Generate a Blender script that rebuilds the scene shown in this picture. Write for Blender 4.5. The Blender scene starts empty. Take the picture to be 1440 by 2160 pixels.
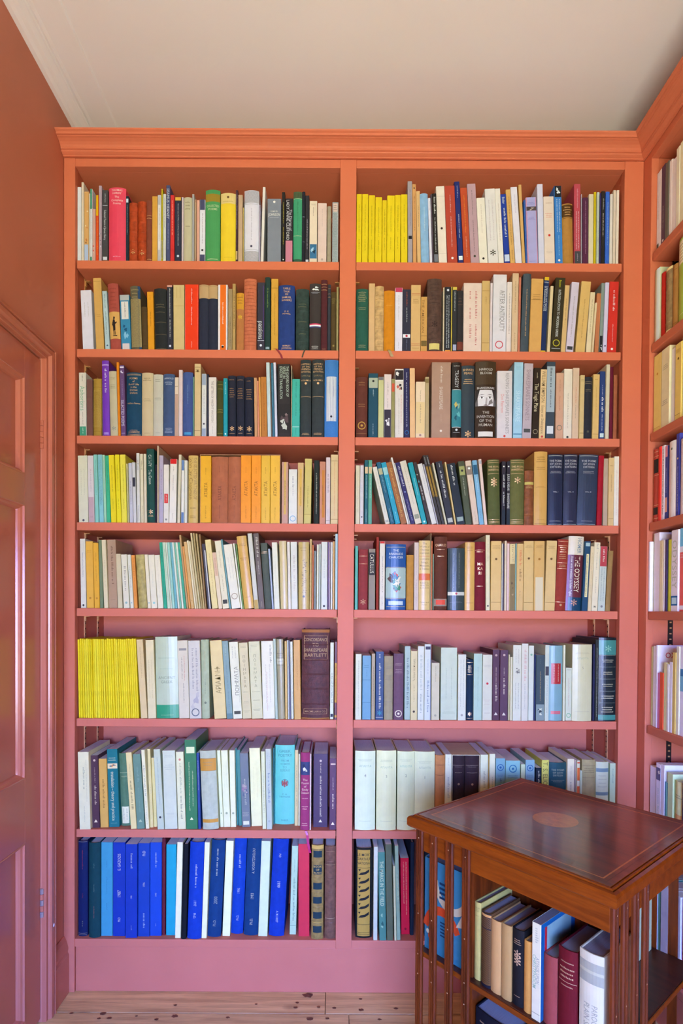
import bpy, bmesh, math, random
from mathutils import Matrix, Vector

# ------------------------------------------------------------------ camera
W_PX, H_PX = 1440, 2160
F, CX, CY = 1165.0, 705.0, 1303.0          # focal length and principal point in pixels
D, CAMZ = 1.666, 1.1625                      # distance to the bookcase face, camera height
PITCH, ROLL = math.radians(-0.645), math.radians(0.35)
scene = bpy.context.scene
col = scene.collection
cd = bpy.data.cameras.new('camera'); cam = bpy.data.objects.new('camera', cd); col.objects.link(cam)
cd.sensor_width = 36.0; cd.sensor_fit = 'AUTO'
cd.lens = F * 36.0 / H_PX
cd.shift_x = (W_PX / 2 - CX) / H_PX
cd.shift_y = (CY - H_PX / 2) / H_PX
cd.clip_start = 0.02
CM = Matrix.Translation((0, -D, CAMZ)) @ Matrix.Rotation(math.pi / 2 + PITCH, 4, 'X') @ Matrix.Rotation(ROLL, 4, 'Z')
cam.matrix_world = CM
scene.camera = cam
CO = Vector((0, -D, CAMZ)); CR = CM.to_3x3()

def ray(x, y):
    return CR @ Vector(((x - CX) / F, -(y - CY) / F, -1.0))
def on_y(x, y, Y):
    d = ray(x, y); return CO + d * ((Y - CO.y) / d.y)
def on_z(x, y, Z):
    d = ray(x, y); return CO + d * ((Z - CO.z) / d.z)
def on_x(x, y, X):
    d = ray(x, y); return CO + d * ((X - CO.x) / d.x)

# ------------------------------------------------------------------ sky, daylight and exposure
world = bpy.data.worlds.new('world'); scene.world = world; world.use_nodes = True
wn = world.node_tree; bg = wn.nodes['Background']
sky = wn.nodes.new('ShaderNodeTexSky'); sky.sky_type = 'HOSEK_WILKIE'; sky.sun_direction = (0.3, 0.6, 0.75); sky.turbidity = 3.0
wn.links.new(sky.outputs['Color'], bg.inputs['Color']); bg.inputs['Strength'].default_value = 0.6

def area(name, loc, tilt, sx, sy, color, energy, spread):
    l = bpy.data.lights.new(name, 'AREA'); l.shape = 'RECTANGLE'; l.size = sx; l.size_y = sy
    l.color = color; l.energy = energy; l.spread = math.radians(spread)
    o = bpy.data.objects.new(name, l); col.objects.link(o)
    o.location = loc; o.rotation_euler = (math.pi / 2 + math.radians(tilt), 0, 0)   # faces +Y, tilted up by tilt degrees
    return o
WIN = (-0.72, 0.92, 0.30, 1.66, -3.30)      # daylight window in the wall behind the camera: x0 x1 z0 z1 y
wcx, wcz = (WIN[0] + WIN[1]) / 2, (WIN[2] + WIN[3]) / 2
area('window_sky_light', (wcx, WIN[4] + 0.03, wcz), -26, 1.56, 1.28, (0.12, 0.25, 1.0), 94, 80)
area('window_street_light', (wcx, WIN[4] + 0.04, wcz), 30, 1.56, 1.28, (1.0, 0.98, 0.71), 44, 104)
view = scene.view_settings
scene.display_settings.display_device = 'sRGB'
view.view_transform = 'Standard'; view.look = 'None'; view.gamma = 1.0; view.use_curve_mapping = False
view.exposure = 0.0
scene.cycles.use_denoising = True
scene.cycles.use_adaptive_sampling = True; scene.cycles.adaptive_threshold = 0.09; scene.cycles.adaptive_min_samples = 10
scene.cycles.max_bounces = 6; scene.cycles.diffuse_bounces = 4; scene.cycles.glossy_bounces = 2; scene.cycles.transmission_bounces = 2
scene.cycles.sample_clamp_indirect = 6.0

# ------------------------------------------------------------------ helpers
DEBUG_GREY = False
rnd = random.Random(7)
def lin1(c): return c / 12.92 if c <= 0.04045 else ((c + 0.055) / 1.055) ** 2.4
def hexlin(h):
    if len(h) == 3: h = ''.join(c * 2 for c in h)
    return tuple(lin1(int(h[i:i + 2], 16) / 255) for i in (0, 2, 4))
def nmat(name, rough=0.5, metallic=0.0, color=None, var=0.0, vscale=30.0, bump=0.0, bscale=200.0, stretch=(1, 1, 1), spec=0.5, coat=0.0):
    """Procedural material; colour None = the object's own colour."""
    m = bpy.data.materials.new(name); m.use_nodes = True
    nt = m.node_tree; b = nt.nodes['Principled BSDF']
    b.inputs['Roughness'].default_value = rough; b.inputs['Metallic'].default_value = metallic
    b.inputs['Specular IOR Level'].default_value = spec
    if coat: b.inputs['Coat Weight'].default_value = coat; b.inputs['Coat Roughness'].default_value = 0.12
    if color is None:
        oi = nt.nodes.new('ShaderNodeObjectInfo'); src = oi.outputs['Color']
    else:
        rgb = nt.nodes.new('ShaderNodeRGB'); rgb.outputs[0].default_value = (*color, 1); src = rgb.outputs[0]
    tc = nt.nodes.new('ShaderNodeTexCoord'); mp = nt.nodes.new('ShaderNodeMapping'); mp.inputs['Scale'].default_value = stretch
    nt.links.new(tc.outputs['Object'], mp.inputs['Vector'])
    if var:
        n = nt.nodes.new('ShaderNodeTexNoise'); n.inputs['Scale'].default_value = vscale; n.inputs['Detail'].default_value = 4
        nt.links.new(mp.outputs[0], n.inputs['Vector'])
        mr = nt.nodes.new('ShaderNodeMapRange'); mr.inputs[1].default_value = 0.3; mr.inputs[2].default_value = 0.7
        mr.inputs[3].default_value = 1 - var; mr.inputs[4].default_value = 1 + var
        nt.links.new(n.outputs[0], mr.inputs[0])
        mx = nt.nodes.new('ShaderNodeVectorMath'); mx.operation = 'SCALE'
        nt.links.new(src, mx.inputs[0]); nt.links.new(mr.outputs[0], mx.inputs['Scale']); src = mx.outputs[0]
    nt.links.new(src, b.inputs['Base Color'])
    if bump:
        n2 = nt.nodes.new('ShaderNodeTexNoise'); n2.inputs['Scale'].default_value = bscale; n2.inputs['Detail'].default_value = 3
        nt.links.new(mp.outputs[0], n2.inputs['Vector'])
        bp = nt.nodes.new('ShaderNodeBump'); bp.inputs['Strength'].default_value = bump; bp.inputs['Distance'].default_value = 0.002
        nt.links.new(n2.outputs[0], bp.inputs['Height']); nt.links.new(bp.outputs[0], b.inputs['Normal'])
    return m

PAINT = (0.61, 0.180, 0.092)
M = dict(
    paint=nmat('terracotta_eggshell_paint', 0.5, 0, PAINT, 0.03, 6, 0.03, 60, spec=0.15),
    door=nmat('terracotta_gloss_paint', 0.20, 0, (0.52, 0.165, 0.092), 0.03, 5, 0.03, 40),
    wall=nmat('terracotta_wall_paint', 0.55, 0, (0.56, 0.19, 0.105), 0.05, 3, 0.08, 90),
    plaster=nmat('white_ceiling_paint', 0.8, 0, (0.85, 0.85, 0.87), 0.02, 2, 0.05, 60),
    paper=nmat('book_cover_paper', 0.45, 0, None, 0.05, 40, 0.02, 300, spec=0.28),
    gloss=nmat('book_jacket_gloss', 0.28, 0, None, 0.04, 30, 0.02, 150, spec=0.35),
    cloth=nmat('book_cloth', 0.7, 0, None, 0.09, 60, 0.15, 900, spec=0.15),
    leather=nmat('book_leather', 0.5, 0, None, 0.28, 70, 0.35, 260, spec=0.2),
    pages=nmat('page_edges', 0.85, 0, None, 0.12, 25, 0.1, 120, stretch=(60, 1, 1)),
    ink=nmat('printed_ink', 0.55, 0, None, 0.0, spec=0.2),
    gilt=nmat('gilt_stamping', 0.38, 0.55, None, 0.15, 400),
    brass=nmat('aged_brass', 0.42, 0.35, (0.62, 0.34, 0.13), 0.25, 60),
    steel=nmat('dark_metal', 0.45, 0.6, (0.03, 0.025, 0.02), 0.1, 60),
    chrome=nmat('polished_metal', 0.4, 0.7, (0.45, 0.42, 0.38), 0.05, 60),
    dark=nmat('dark_void', 0.9, 0, (0.01, 0.008, 0.006)),
    knot=nmat('pine_knot', 0.6, 0, (0.17, 0.06, 0.022), 0.4, 120),
    ribbon=nmat('ribbon_silk', 0.4, 0, None, 0.05, 80),
    glass=nmat('window_glass', 0.02, 0, (1, 1, 1)),
)
M['glass'].node_tree.nodes['Principled BSDF'].inputs['Transmission Weight'].default_value = 1.0

def wood(name, c1, c2, rough, scale, stretch, coat=0.0, wave=7.0, knots=False, spec=0.5):
    m = bpy.data.materials.new(name); m.use_nodes = True; nt = m.node_tree; b = nt.nodes['Principled BSDF']
    b.inputs['Roughness'].default_value = rough; b.inputs['Specular IOR Level'].default_value = spec
    if coat: b.inputs['Coat Weight'].default_value = coat; b.inputs['Coat Roughness'].default_value = 0.14
    tc = nt.nodes.new('ShaderNodeTexCoord'); mp = nt.nodes.new('ShaderNodeMapping'); mp.inputs['Scale'].default_value = stretch
    oi = nt.nodes.new('ShaderNodeObjectInfo'); va = nt.nodes.new('ShaderNodeVectorMath'); va.operation = 'ADD'
    sc = nt.nodes.new('ShaderNodeVectorMath'); sc.operation = 'SCALE'; sc.inputs['Scale'].default_value = 13.0
    cmb = nt.nodes.new('ShaderNodeCombineXYZ')
    for k in range(3): nt.links.new(oi.outputs['Random'], cmb.inputs[k])
    nt.links.new(cmb.outputs[0], sc.inputs[0])
    nt.links.new(tc.outputs['Object'], va.inputs[0]); nt.links.new(sc.outputs[0], va.inputs[1]); nt.links.new(va.outputs[0], mp.inputs['Vector'])
    n = nt.nodes.new('ShaderNodeTexNoise'); n.inputs['Scale'].default_value = scale; n.inputs['Detail'].default_value = 6; n.inputs['Distortion'].default_value = 0.6
    nt.links.new(mp.outputs[0], n.inputs['Vector'])
    n3 = nt.nodes.new('ShaderNodeTexNoise'); n3.inputs['Scale'].default_value = scale * wave; n3.inputs['Detail'].default_value = 3
    nt.links.new(mp.outputs[0], n3.inputs['Vector'])
    ad = nt.nodes.new('ShaderNodeMath'); ad.operation = 'MULTIPLY_ADD'; ad.inputs[1].default_value = 0.35
    nt.links.new(n3.outputs[0], ad.inputs[0]); nt.links.new(n.outputs[0], ad.inputs[2])
    r = nt.nodes.new('ShaderNodeValToRGB'); r.color_ramp.elements[0].position = 0.45; r.color_ramp.elements[1].position = 0.85
    r.color_ramp.elements[0].color = (*c1, 1); r.color_ramp.elements[1].color = (*c2, 1)
    nt.links.new(ad.outputs[0], r.inputs[0]); src = r.outputs[0]
    if knots:
        v = nt.nodes.new('ShaderNodeTexVoronoi'); v.inputs['Scale'].default_value = 5.5
        mp2 = nt.nodes.new('ShaderNodeMapping'); mp2.inputs['Scale'].default_value = (0.75, 1.6, 1.0)
        nt.links.new(va.outputs[0], mp2.inputs['Vector']); nt.links.new(mp2.outputs[0], v.inputs['Vector'])
        kr = nt.nodes.new('ShaderNodeValToRGB'); kr.color_ramp.elements[0].position = 0.05; kr.color_ramp.elements[1].position = 0.16
        kr.color_ramp.elements[0].color = (0.22, 0.16, 0.14, 1); kr.color_ramp.elements[1].color = (1, 1, 1, 1)
        nt.links.new(v.outputs['Distance'], kr.inputs[0])
        mm = nt.nodes.new('ShaderNodeVectorMath'); mm.operation = 'MULTIPLY'
        nt.links.new(src, mm.inputs[0]); nt.links.new(kr.outputs[0], mm.inputs[1]); src = mm.outputs[0]
    nt.links.new(src, b.inputs['Base Color'])
    bp = nt.nodes.new('ShaderNodeBump'); bp.inputs['Strength'].default_value = 0.12; bp.inputs['Distance'].default_value = 0.001
    nt.links.new(ad.outputs[0], bp.inputs['Height']); nt.links.new(bp.outputs[0], b.inputs['Normal'])
    return m
M['pine'] = wood('pine_floorboard', (0.50, 0.28, 0.092), (0.82, 0.52, 0.185), 0.5, 3.0, (1.2, 22, 22), knots=True)
M['mahogany'] = wood('polished_mahogany', (0.07, 0.012, 0.0015), (0.18, 0.031, 0.0025), 0.36, 3.0, (20, 20, 2.0), coat=0.08, spec=0.3)
M['mahogany_top'] = wood('polished_mahogany_top', (0.07, 0.011, 0.003), (0.17, 0.028, 0.006), 0.3, 2.5, (2.0, 20, 20), coat=0.8)
M['mahogany_rail'] = wood('polished_mahogany_rail', (0.15, 0.025, 0.001), (0.27, 0.052, 0.002), 0.34, 3.0, (2.0, 20, 20), coat=0.1, spec=0.25)
M['mahogany_shelf'] = wood('shaded_mahogany_shelf', (0.035, 0.008, 0.003), (0.08, 0.018, 0.005), 0.4, 3.0, (2.0, 20, 20))  # shelf colour darkened to imitate the unlit compartments; also used for dark stringing
M['inlay'] = wood('satinwood_inlay', (0.34, 0.11, 0.02), (0.52, 0.18, 0.035), 0.3, 4.0, (6, 20, 20), coat=0.5)

class MB:
    def __init__(s): s.v = []; s.f = []
    def add(s, vs, fs):
        n = len(s.v); s.v += [tuple(p) for p in vs]; s.f += [tuple(i + n for i in f) for f in fs]; return s
    def box(s, x0, x1, y0, y1, z0, z1):
        if x0 > x1: x0, x1 = x1, x0
        if y0 > y1: y0, y1 = y1, y0
        if z0 > z1: z0, z1 = z1, z0
        return s.add([(x0, y0, z0), (x1, y0, z0), (x1, y1, z0), (x0, y1, z0), (x0, y0, z1), (x1, y0, z1), (x1, y1, z1), (x0, y1, z1)],
                     [(0, 3, 2, 1), (4, 5, 6, 7), (0, 1, 5, 4), (1, 2, 6, 5), (2, 3, 7, 6), (3, 0, 4, 7)])
    def loft(s, a, b):
        n = len(a); fs = [(i, (i + 1) % n, n + (i + 1) % n, n + i) for i in range(n)]
        return s.add(list(a) + list(b), fs + [tuple(range(n - 1, -1, -1)), tuple(range(n, 2 * n))])
    def build(s, name, m, parent=None, color=None, bevel=0.0, smooth=False):
        me = bpy.data.meshes.new(name); me.from_pydata(s.v, [], s.f); me.update()
        if smooth:
            for p in me.polygons: p.use_smooth = True
        o = bpy.data.objects.new(name, me); col.objects.link(o)
        if m is not None: me.materials.append(M[m] if isinstance(m, str) else m)
        if color is not None: o.color = (*color, 1)
        if parent is not None: o.parent = parent
        if bevel:
            bv = o.modifiers.new('bevel', 'BEVEL'); bv.width = bevel; bv.segments = 2; bv.limit_method = 'ANGLE'
        return o
def tag(o, label=None, cat=None, group=None, kind=None):
    if label: o['label'] = label
    if cat: o['category'] = cat
    if group: o['group'] = group
    if kind: o['kind'] = kind
    return o
def empty(name, loc=(0, 0, 0), rot=(0, 0, 0)):
    o = bpy.data.objects.new(name, None); col.objects.link(o); o.empty_display_size = 0.02
    o.location = loc; o.rotation_euler = rot
    return o

# ------------------------------------------------------------------ the room
XW = on_y(134, 700, 0).x                    # left wall plane
XR = on_y(1354, 700, 0).x                   # face of the side bookcase
CEIL, YB, YF = 2.675, 0.225, -3.36          # ceiling height, back wall, wall behind the camera
XE = XR + 0.245                             # wall behind the side bookcase
DY1, DY0 = on_x(88.6, 1000, XW).y, on_x(88.6, 1000, XW).y - 0.76    # door opening
DZ = on_x(88.6, 756, XW).z
wl = MB()
wl.box(XW - 0.12, XW, DY1, YB, 0, CEIL); wl.box(XW - 0.12, XW, YF, DY0, 0, CEIL); wl.box(XW - 0.12, XW, DY0, DY1, DZ, CEIL)
tag(wl.build('wall_left', 'wall'), 'terracotta painted plaster wall with the panelled door', kind='structure')
tag(MB().box(XW - 0.12, XE + 0.12, YB, YB + 0.1, 0, CEIL).build('wall_back', 'wall'), 'terracotta wall behind the tall bookcase', kind='structure')
tag(MB().box(XE, XE + 0.12, YF, YB, 0, CEIL).build('wall_right', 'wall'), 'terracotta wall behind the side bookcase', kind='structure')
wf = MB(); y0, y1 = YF - 0.12, YF
wf.box(XW - 0.12, WIN[0], y0, y1, 0, CEIL); wf.box(WIN[1], XE + 0.12, y0, y1, 0, CEIL)
wf.box(WIN[0], WIN[1], y0, y1, 0, WIN[2]); wf.box(WIN[0], WIN[1], y0, y1, WIN[3], CEIL)
tag(wf.build('wall_front', 'wall'), 'terracotta wall with the daylight window', kind='structure')
wr = empty('window_1', (wcx, YF - 0.06, WIN[2])); tag(wr, 'white sash window facing the bookcase', kind='structure')
ww, wh = (WIN[1] - WIN[0]) / 2, WIN[3] - WIN[2]
fr = MB()
for a in (-1, 1): fr.box(a * ww, a * (ww - 0.05), -0.03, 0.03, 0, wh)
fr.build('window_jambs', 'plaster', wr)
for z in (0, wh / 2 - 0.025, wh - 0.05): MB().box(-ww + 0.05, ww - 0.05, -0.03, 0.03, z, z + 0.05).build('window_rail', 'plaster', wr)
for k in (0, 1): MB().box(-ww + 0.05, ww - 0.05, -0.004, 0.002, (k * wh / 2) + 0.04, (k + 1) * wh / 2 - 0.03).build('pane', 'glass', wr)
tag(MB().box(XW - 0.12, XE + 0.12, YF - 0.12, YB + 0.1, CEIL, CEIL + 0.1).build('ceiling', 'plaster'), 'pale cream painted ceiling', kind='structure')
# plaster cornice along the left wall
zc = CEIL - 0.028
prof = [(0, zc), (0.012, zc), (0.020, zc + 0.005), (0.030, zc + 0.008), (0.040, zc + 0.016), (0.044, zc + 0.022), (0.052, zc + 0.019), (0.060, zc + 0.022), (0.110, zc + 0.023), (0.126, zc + 0.024), (0.130, zc + 0.0279), (0, zc + 0.0279)]
tag(MB().loft([(XW + a, YF, z) for a, z in prof], [(XW + a, YB, z) for a, z in prof]).build('trim_1', 'plaster'), 'cream plaster cornice moulding along the ceiling edge', kind='structure')
# floorboards
fl = empty('floor', (0, 0, 0)); tag(fl, 'worn pine floorboards with dark knots', kind='structure')
MB().box(XW - 0.12, XE + 0.12, YF - 0.12, YB + 0.1, -0.06, -0.020).build('subfloor', 'dark', fl)
yj = -0.083; bw = 0.152; k = 0
ys = [yj + bw * 2 - i * bw for i in range(26)]
for i in range(len(ys) - 1):
    a, b = ys[i + 1] + 0.0012, ys[i] - 0.0012
    if b < YF: break
    cuts = [XW - 0.1, (-0.02 if i == 1 else XW + rnd.uniform(0.5, 1.5)), XE + 0.1]
    for c in range(2):
        x0, x1 = cuts[c] + 0.0008, cuts[c + 1] - 0.0008
        o = MB().box(-(x1 - x0) / 2, (x1 - x0) / 2, -(b - a) / 2, (b - a) / 2, -0.02, rnd.uniform(-0.0006, 0)).build('floorboard', 'pine', fl, bevel=0.0012)
        o.location = ((x0 + x1) / 2, (a + b) / 2, 0)
kq = random.Random(5)
for px, py, rr in ((650, 2099, 15), (627, 2115, 5), (672, 2124, 5), (623, 2125, 6), (705, 2126, 6), (760, 2107, 5), (761, 2130, 7), (835, 2127, 6), (653, 2149, 9), (370, 2120, 5), (217, 2138, 8), (368, 2143, 8), (151, 2137, 5), (230, 2147, 6), (209, 2148, 5), (288, 2143, 4), (690, 2148, 5), (480, 2146, 5), (800, 2150, 5), (540, 2118, 4), (330, 2150, 6)):
    c = on_z(px, py, 0.0004); r_ = rr * 0.0014; n_ = 11; ph = kq.random() * 6
    MB().add([(c.x + r_ * (0.8 + 0.2 * math.sin(2 * i + ph)) * math.cos(i * 2 * math.pi / n_), min(c.y + r_ * 0.62 * (0.8 + 0.2 * math.cos(3 * i + ph)) * math.sin(i * 2 * math.pi / n_), 0.004), 0.0004) for i in range(n_)], [tuple(range(n_))]).build('knot', 'knot', fl)
# skirting between door casing and bookcase
CY0, CY1 = DY1 - 0.002, on_x(118.5, 1200, XW + 0.022).y        # casing inner / outer edge
sk = MB(); sz = 0.172
pf = [(0, 0), (0.018, 0), (0.018, sz - 0.055), (0.014, sz - 0.048), (0.016, sz - 0.035), (0.010, sz - 0.012), (0.004, sz), (0, sz)]
sk.loft([(XW + a, CY1, z) for a, z in pf], [(XW + a, -0.001, z) for a, z in pf])
tag(sk.build('baseboard_left', 'door'), 'terracotta painted skirting beside the door casing', kind='structure')
# door casing
tr = empty('trim_2', (XW, DY1, 0)); tag(tr, 'terracotta gloss door casing with moulded edge', kind='structure')
cw = CY1 - DY1; dw = DY1 - DY0
def casing_prof(): return [(0, 0), (0, 0.010), (0.04, 0.012), (0.30, 0.012), (0.34, 0.016), (0.42, 0.0205), (0.70, 0.0215), (0.84, 0.019), (0.87, 0.0165), (0.90, 0.022), (1.0, 0.0225), (1.0, 0)]
zt = DZ
MB().loft([(p, a * cw, 0) for a, p in casing_prof()], [(p, a * cw, zt + a * cw) for a, p in casing_prof()]).build('casing_upright', 'door', tr)
MB().loft([(p, -dw - a * cw, zt + a * cw) for a, p in casing_prof()], [(p, a * cw, zt + a * cw) for a, p in casing_prof()]).build('casing_head', 'door', tr)
MB().loft([(p, -dw - a * cw, 0) for a, p in casing_prof()], [(p, -dw - a * cw, zt + a * cw) for a, p in casing_prof()]).build('casing_upright', 'door', tr)
dot = MB(); 
dot.add([(0.0215 , 0.024 + 0.004 * math.cos(t), 0.262 + 0.006 * math.sin(t)) for t in [i * math.pi / 4 for i in range(8)]] + [(0.0235, 0.024, 0.262)], [(i, (i + 1) % 8, 8) for i in range(8)])
dot.build('white_screw_cap', 'plaster', tr)
# door leaf
dr = empty('door_1', (XW - 0.004, DY1 - 0.002, 0)); tag(dr, 'terracotta gloss panelled door on the side wall', kind='structure')
zs = [(0.06, CAMZ - 0.623), (CAMZ - 0.45, CAMZ + 0.278), (CAMZ + 0.358, CAMZ + 0.614)]
pw = on_x(56, 1200, XW).y - DY1
ye = [(-0.36, pw), (-(dw) - pw, -0.40)]
MB().box(-0.04, 0, -0.36 - 0.04, -0.36, 0.01, DZ - 0.004).build('muntin', 'door', dr)
MB().box(-0.04, 0, pw, 0, 0.01, DZ - 0.004).build('stile', 'door', dr, bevel=0.002)
MB().box(-0.04, 0, -dw + 0.004, -dw - pw, 0.01, DZ - 0.004).build('stile', 'door', dr, bevel=0.002)
rz = [(0.01, zs[0][0]), (zs[0][1], zs[1][0]), (zs[1][1], zs[2][0]), (zs[2][1], DZ - 0.004)]
for a, b in rz:
    for y0, y1 in ye: MB().box(-0.04, 0, y0, y1, a, b).build('rail', 'door', dr)
for a, b in zs:
    for y0, y1 in ye:
        MB().box(-0.03, -0.016, y0, y1, a, b).build('panel', 'door', dr)
        ml = MB(); prf = [(0, -0.0162), (0, 0.001), (0.003, 0.002), (0.005, -0.003), (0.010, -0.006), (0.013, -0.011), (0.015, -0.0162)]
        cs = [((y0, a), (1, 1)), ((y1, a), (-1, 1)), ((y1, b), (-1, -1)), ((y0, b), (1, -1))]
        for i in range(4):
            (p, s1), (q, s2) = cs[i], cs[(i + 1) % 4]
            ml.loft([(z, p[0] + s1[0] * t, p[1] + s1[1] * t) for t, z in prf], [(z, q[0] + s2[0] * t, q[1] + s2[1] * t) for t, z in prf])
        ml.build('panel_moulding', 'door', dr)
for (z0, z1), mt in (((on_x(90, 948, XW).z, on_x(90, 888, XW).z), 'door'), ((on_x(88, 1935, XW).z, on_x(88, 1874, XW).z), 'chrome')):
    hg = MB(); n = 10; seg = 5
    for k in range(seg):
        a = z0 + (z1 - z0) * k / seg + 0.0006; b = z0 + (z1 - z0) * (k + 1) / seg - 0.0006
        hg.loft([(0.004 + 0.0055 * math.cos(t * 2 * math.pi / n), 0.002 + 0.0055 * math.sin(t * 2 * math.pi / n), a) for t in range(n)],
                [(0.004 + 0.0055 * math.cos(t * 2 * math.pi / n), 0.002 + 0.0055 * math.sin(t * 2 * math.pi / n), b) for t in range(n)])
        if k % 2 and mt == 'chrome':
            hg.build('hinge_knuckle', mt if k % 2 == 0 else 'door', dr); hg = MB()
        else:
            hg.build('hinge_knuckle', mt, dr); hg = MB()

# ------------------------------------------------------------------ the tall bookcase
SHY = [548.75, 735.6, 918.3, 1101.5, 1282.5, 1515.2, 1749.2, 1979.2]
SZ = [on_y(165, y, 0.006).z for y in SHY]           # shelf tops, row 1 at the top
ST = 0.0245
SIDE_T = 0.018
XL_IN, XM0, XM1, XR_IN = on_y(158, 700, 0).x, on_y(715.5, 700, 0).x, on_y(749.5, 700, 0).x, on_y(1313.5, 700, 0).x
PLZ = SZ[7] - ST                                     # plinth top
ZRAIL0, ZRAIL1 = on_y(440, 352, 0).z, on_y(440, 334.5, 0).z
ZCTOP = on_y(440, 271.5, -0.055).z
BYD = 0.215                                          # inner depth
bc = empty('built_in_bookcase', ((XW + XR) / 2, 0, 0))
tag(bc, 'tall terracotta built-in bookcase with moulded cornice filling the facing wall', 'bookcase')
bo = (XW + XR) / 2
def bcb(name, x0, x1, y0, y1, z0, z1, m='paint', bevel=0.0012, par=None):
    return MB().box(x0 - bo, x1 - bo, y0, y1, z0, z1).build(name, m, bc if par is None else par, bevel=bevel)
bcb('stile', XW + 0.001, XL_IN, 0, 0.022, 0, ZRAIL1)
bcb('stile', XM0, XM1, 0, 0.022, PLZ, ZRAIL1)
bcb('stile', XR_IN, XR - 0.001, 0, 0.022, 0, ZRAIL1)
bcb('top_rail', XL_IN, XM0, 0.0006, 0.022, ZRAIL0, ZRAIL1)
bcb('top_rail', XM1, XR_IN, 0.0006, 0.022, ZRAIL0, ZRAIL1)
LBX0, LBX1 = XL_IN - 0.002, XM0 + 0.003             # bay interiors
RBX0, RBX1 = XM1 - 0.003, XR_IN + 0.002
TOPZ = ZRAIL0 + 0.02
bcb('side_panel', LBX0 - SIDE_T, LBX0, 0.022, BYD, PLZ, TOPZ)
bcb('side_panel', RBX1, RBX1 + SIDE_T, 0.022, BYD, PLZ, TOPZ)
bcb('divider_panel', LBX1, RBX0, 0.022, BYD, PLZ, TOPZ)
bcb('back_panel', LBX0 - SIDE_T, RBX1 + SIDE_T, BYD, YB - 0.001, 0.02, ZRAIL1 + 0.05, bevel=0)
bcb('top_panel', LBX0, LBX1, 0.022, BYD, ZRAIL0 + 0.0005, TOPZ)
bcb('top_panel', RBX0, RBX1, 0.022, BYD, ZRAIL0 + 0.0005, TOPZ)
bcb('plinth', XL_IN + 0.001, XR_IN, 0.006, 0.03, 0, PLZ - 0.001)
for i, z in enumerate(SZ):
    for x0, x1 in ((LBX0 + 0.0045, LBX1 - 0.005), (RBX0 + 0.004, RBX1 - 0.0045)):
        if i == 7: bcb('bottom_shelf', x0 - 0.004, x1 + 0.004, 0.003, BYD - 0.001, z - ST, z, bevel=0.0015)
        else: bcb('shelf', x0, x1, 0.006, BYD - 0.001, z - ST, z, bevel=0.0015)
def cornice_profile():
    h = ZCTOP - ZRAIL1
    P = [(0, 0), (0.006, 0.0), (0.007, 0.05), (0.011, 0.09), (0.016, 0.15), (0.0175, 0.21), (0.0165, 0.25), (0.020, 0.27), (0.0205, 0.30), (0.021, 0.37), (0.024, 0.47), (0.030, 0.58), (0.038, 0.67), (0.043, 0.705), (0.0435, 0.73), (0.0485, 0.735), (0.050, 0.77), (0.0485, 0.80), (0.050, 0.86), (0.055, 0.93), (0.057, 1.0), (0.0, 1.0)]
    return [(p, ZRAIL1 + t * h) for p, t in P]
cp = cornice_profile()
MB().loft([(XW + 0.001 - bo, -p, z) for p, z in cp], [(XR - p - bo, -p, z) for p, z in cp]).build('cornice', 'paint', bc)
bcb('cornice_top', XW + 0.001, XR - 0.001, 0, 0.06, ZCTOP - 0.012, ZCTOP)
# slotted shelf standards and shelf clips
def standard(par, x, y, nx, z0, z1, mat_, w=0.0095, axis='y'):
    """Slotted strip on a side panel. nx: direction the strip faces along X (axis y) or Y (axis x)."""
    s = MB(); t = 0.0025
    if axis == 'y': s.box(x, x + nx * t, y - w / 2, y + w / 2, z0, z1)
    else: s.box(x - w / 2, x + w / 2, y, y + nx * t, z0, z1)
    st = s.build('shelf_standard', mat_, par)
    d = MB(); z = z0 + 0.01
    while z < z1 - 0.01:
        if axis == 'y': d.box(x + nx * t, x + nx * (t + 0.0003), y - 0.0022, y + 0.0022, z, z + 0.005)
        else: d.box(x - 0.003, x + 0.003, y + nx * t, y + nx * (t + 0.0003), z, z + 0.004)
        z += 0.0165
    o = d.build('standard_slots', 'dark' if axis == 'y' else 'brass', st); o['kind'] = 'stuff'
    return st
for y in (0.072, 0.165):
    standard(bc, LBX0 - bo, y, 1, PLZ + 0.03, TOPZ - 0.03, 'brass'); standard(bc, RBX1 - bo, y, -1, PLZ + 0.03, TOPZ - 0.03, 'brass')
    standard(bc, LBX1 - bo, y, -1, PLZ + 0.03, TOPZ - 0.03, 'brass'); standard(bc, RBX0 - bo, y, 1, PLZ + 0.03, TOPZ - 0.03, 'brass')
for i in range(7):
    for x, s in ((LBX0, 1), (LBX1, -1), (RBX0, 1), (RBX1, -1)):
        for y in (0.072, 0.165):
            z = SZ[i] - ST
            c = MB(); c.box(x - bo + s * 0.0025, x - bo + s * 0.017, y - 0.005, y + 0.005, z - 0.0025, z - 0.0003)
            c.box(x - bo + s * 0.0025, x - bo + s * 0.005, y - 0.004, y + 0.004, z - 0.016, z - 0.0003)
            c.build('shelf_clip', 'brass', bc)

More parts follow.
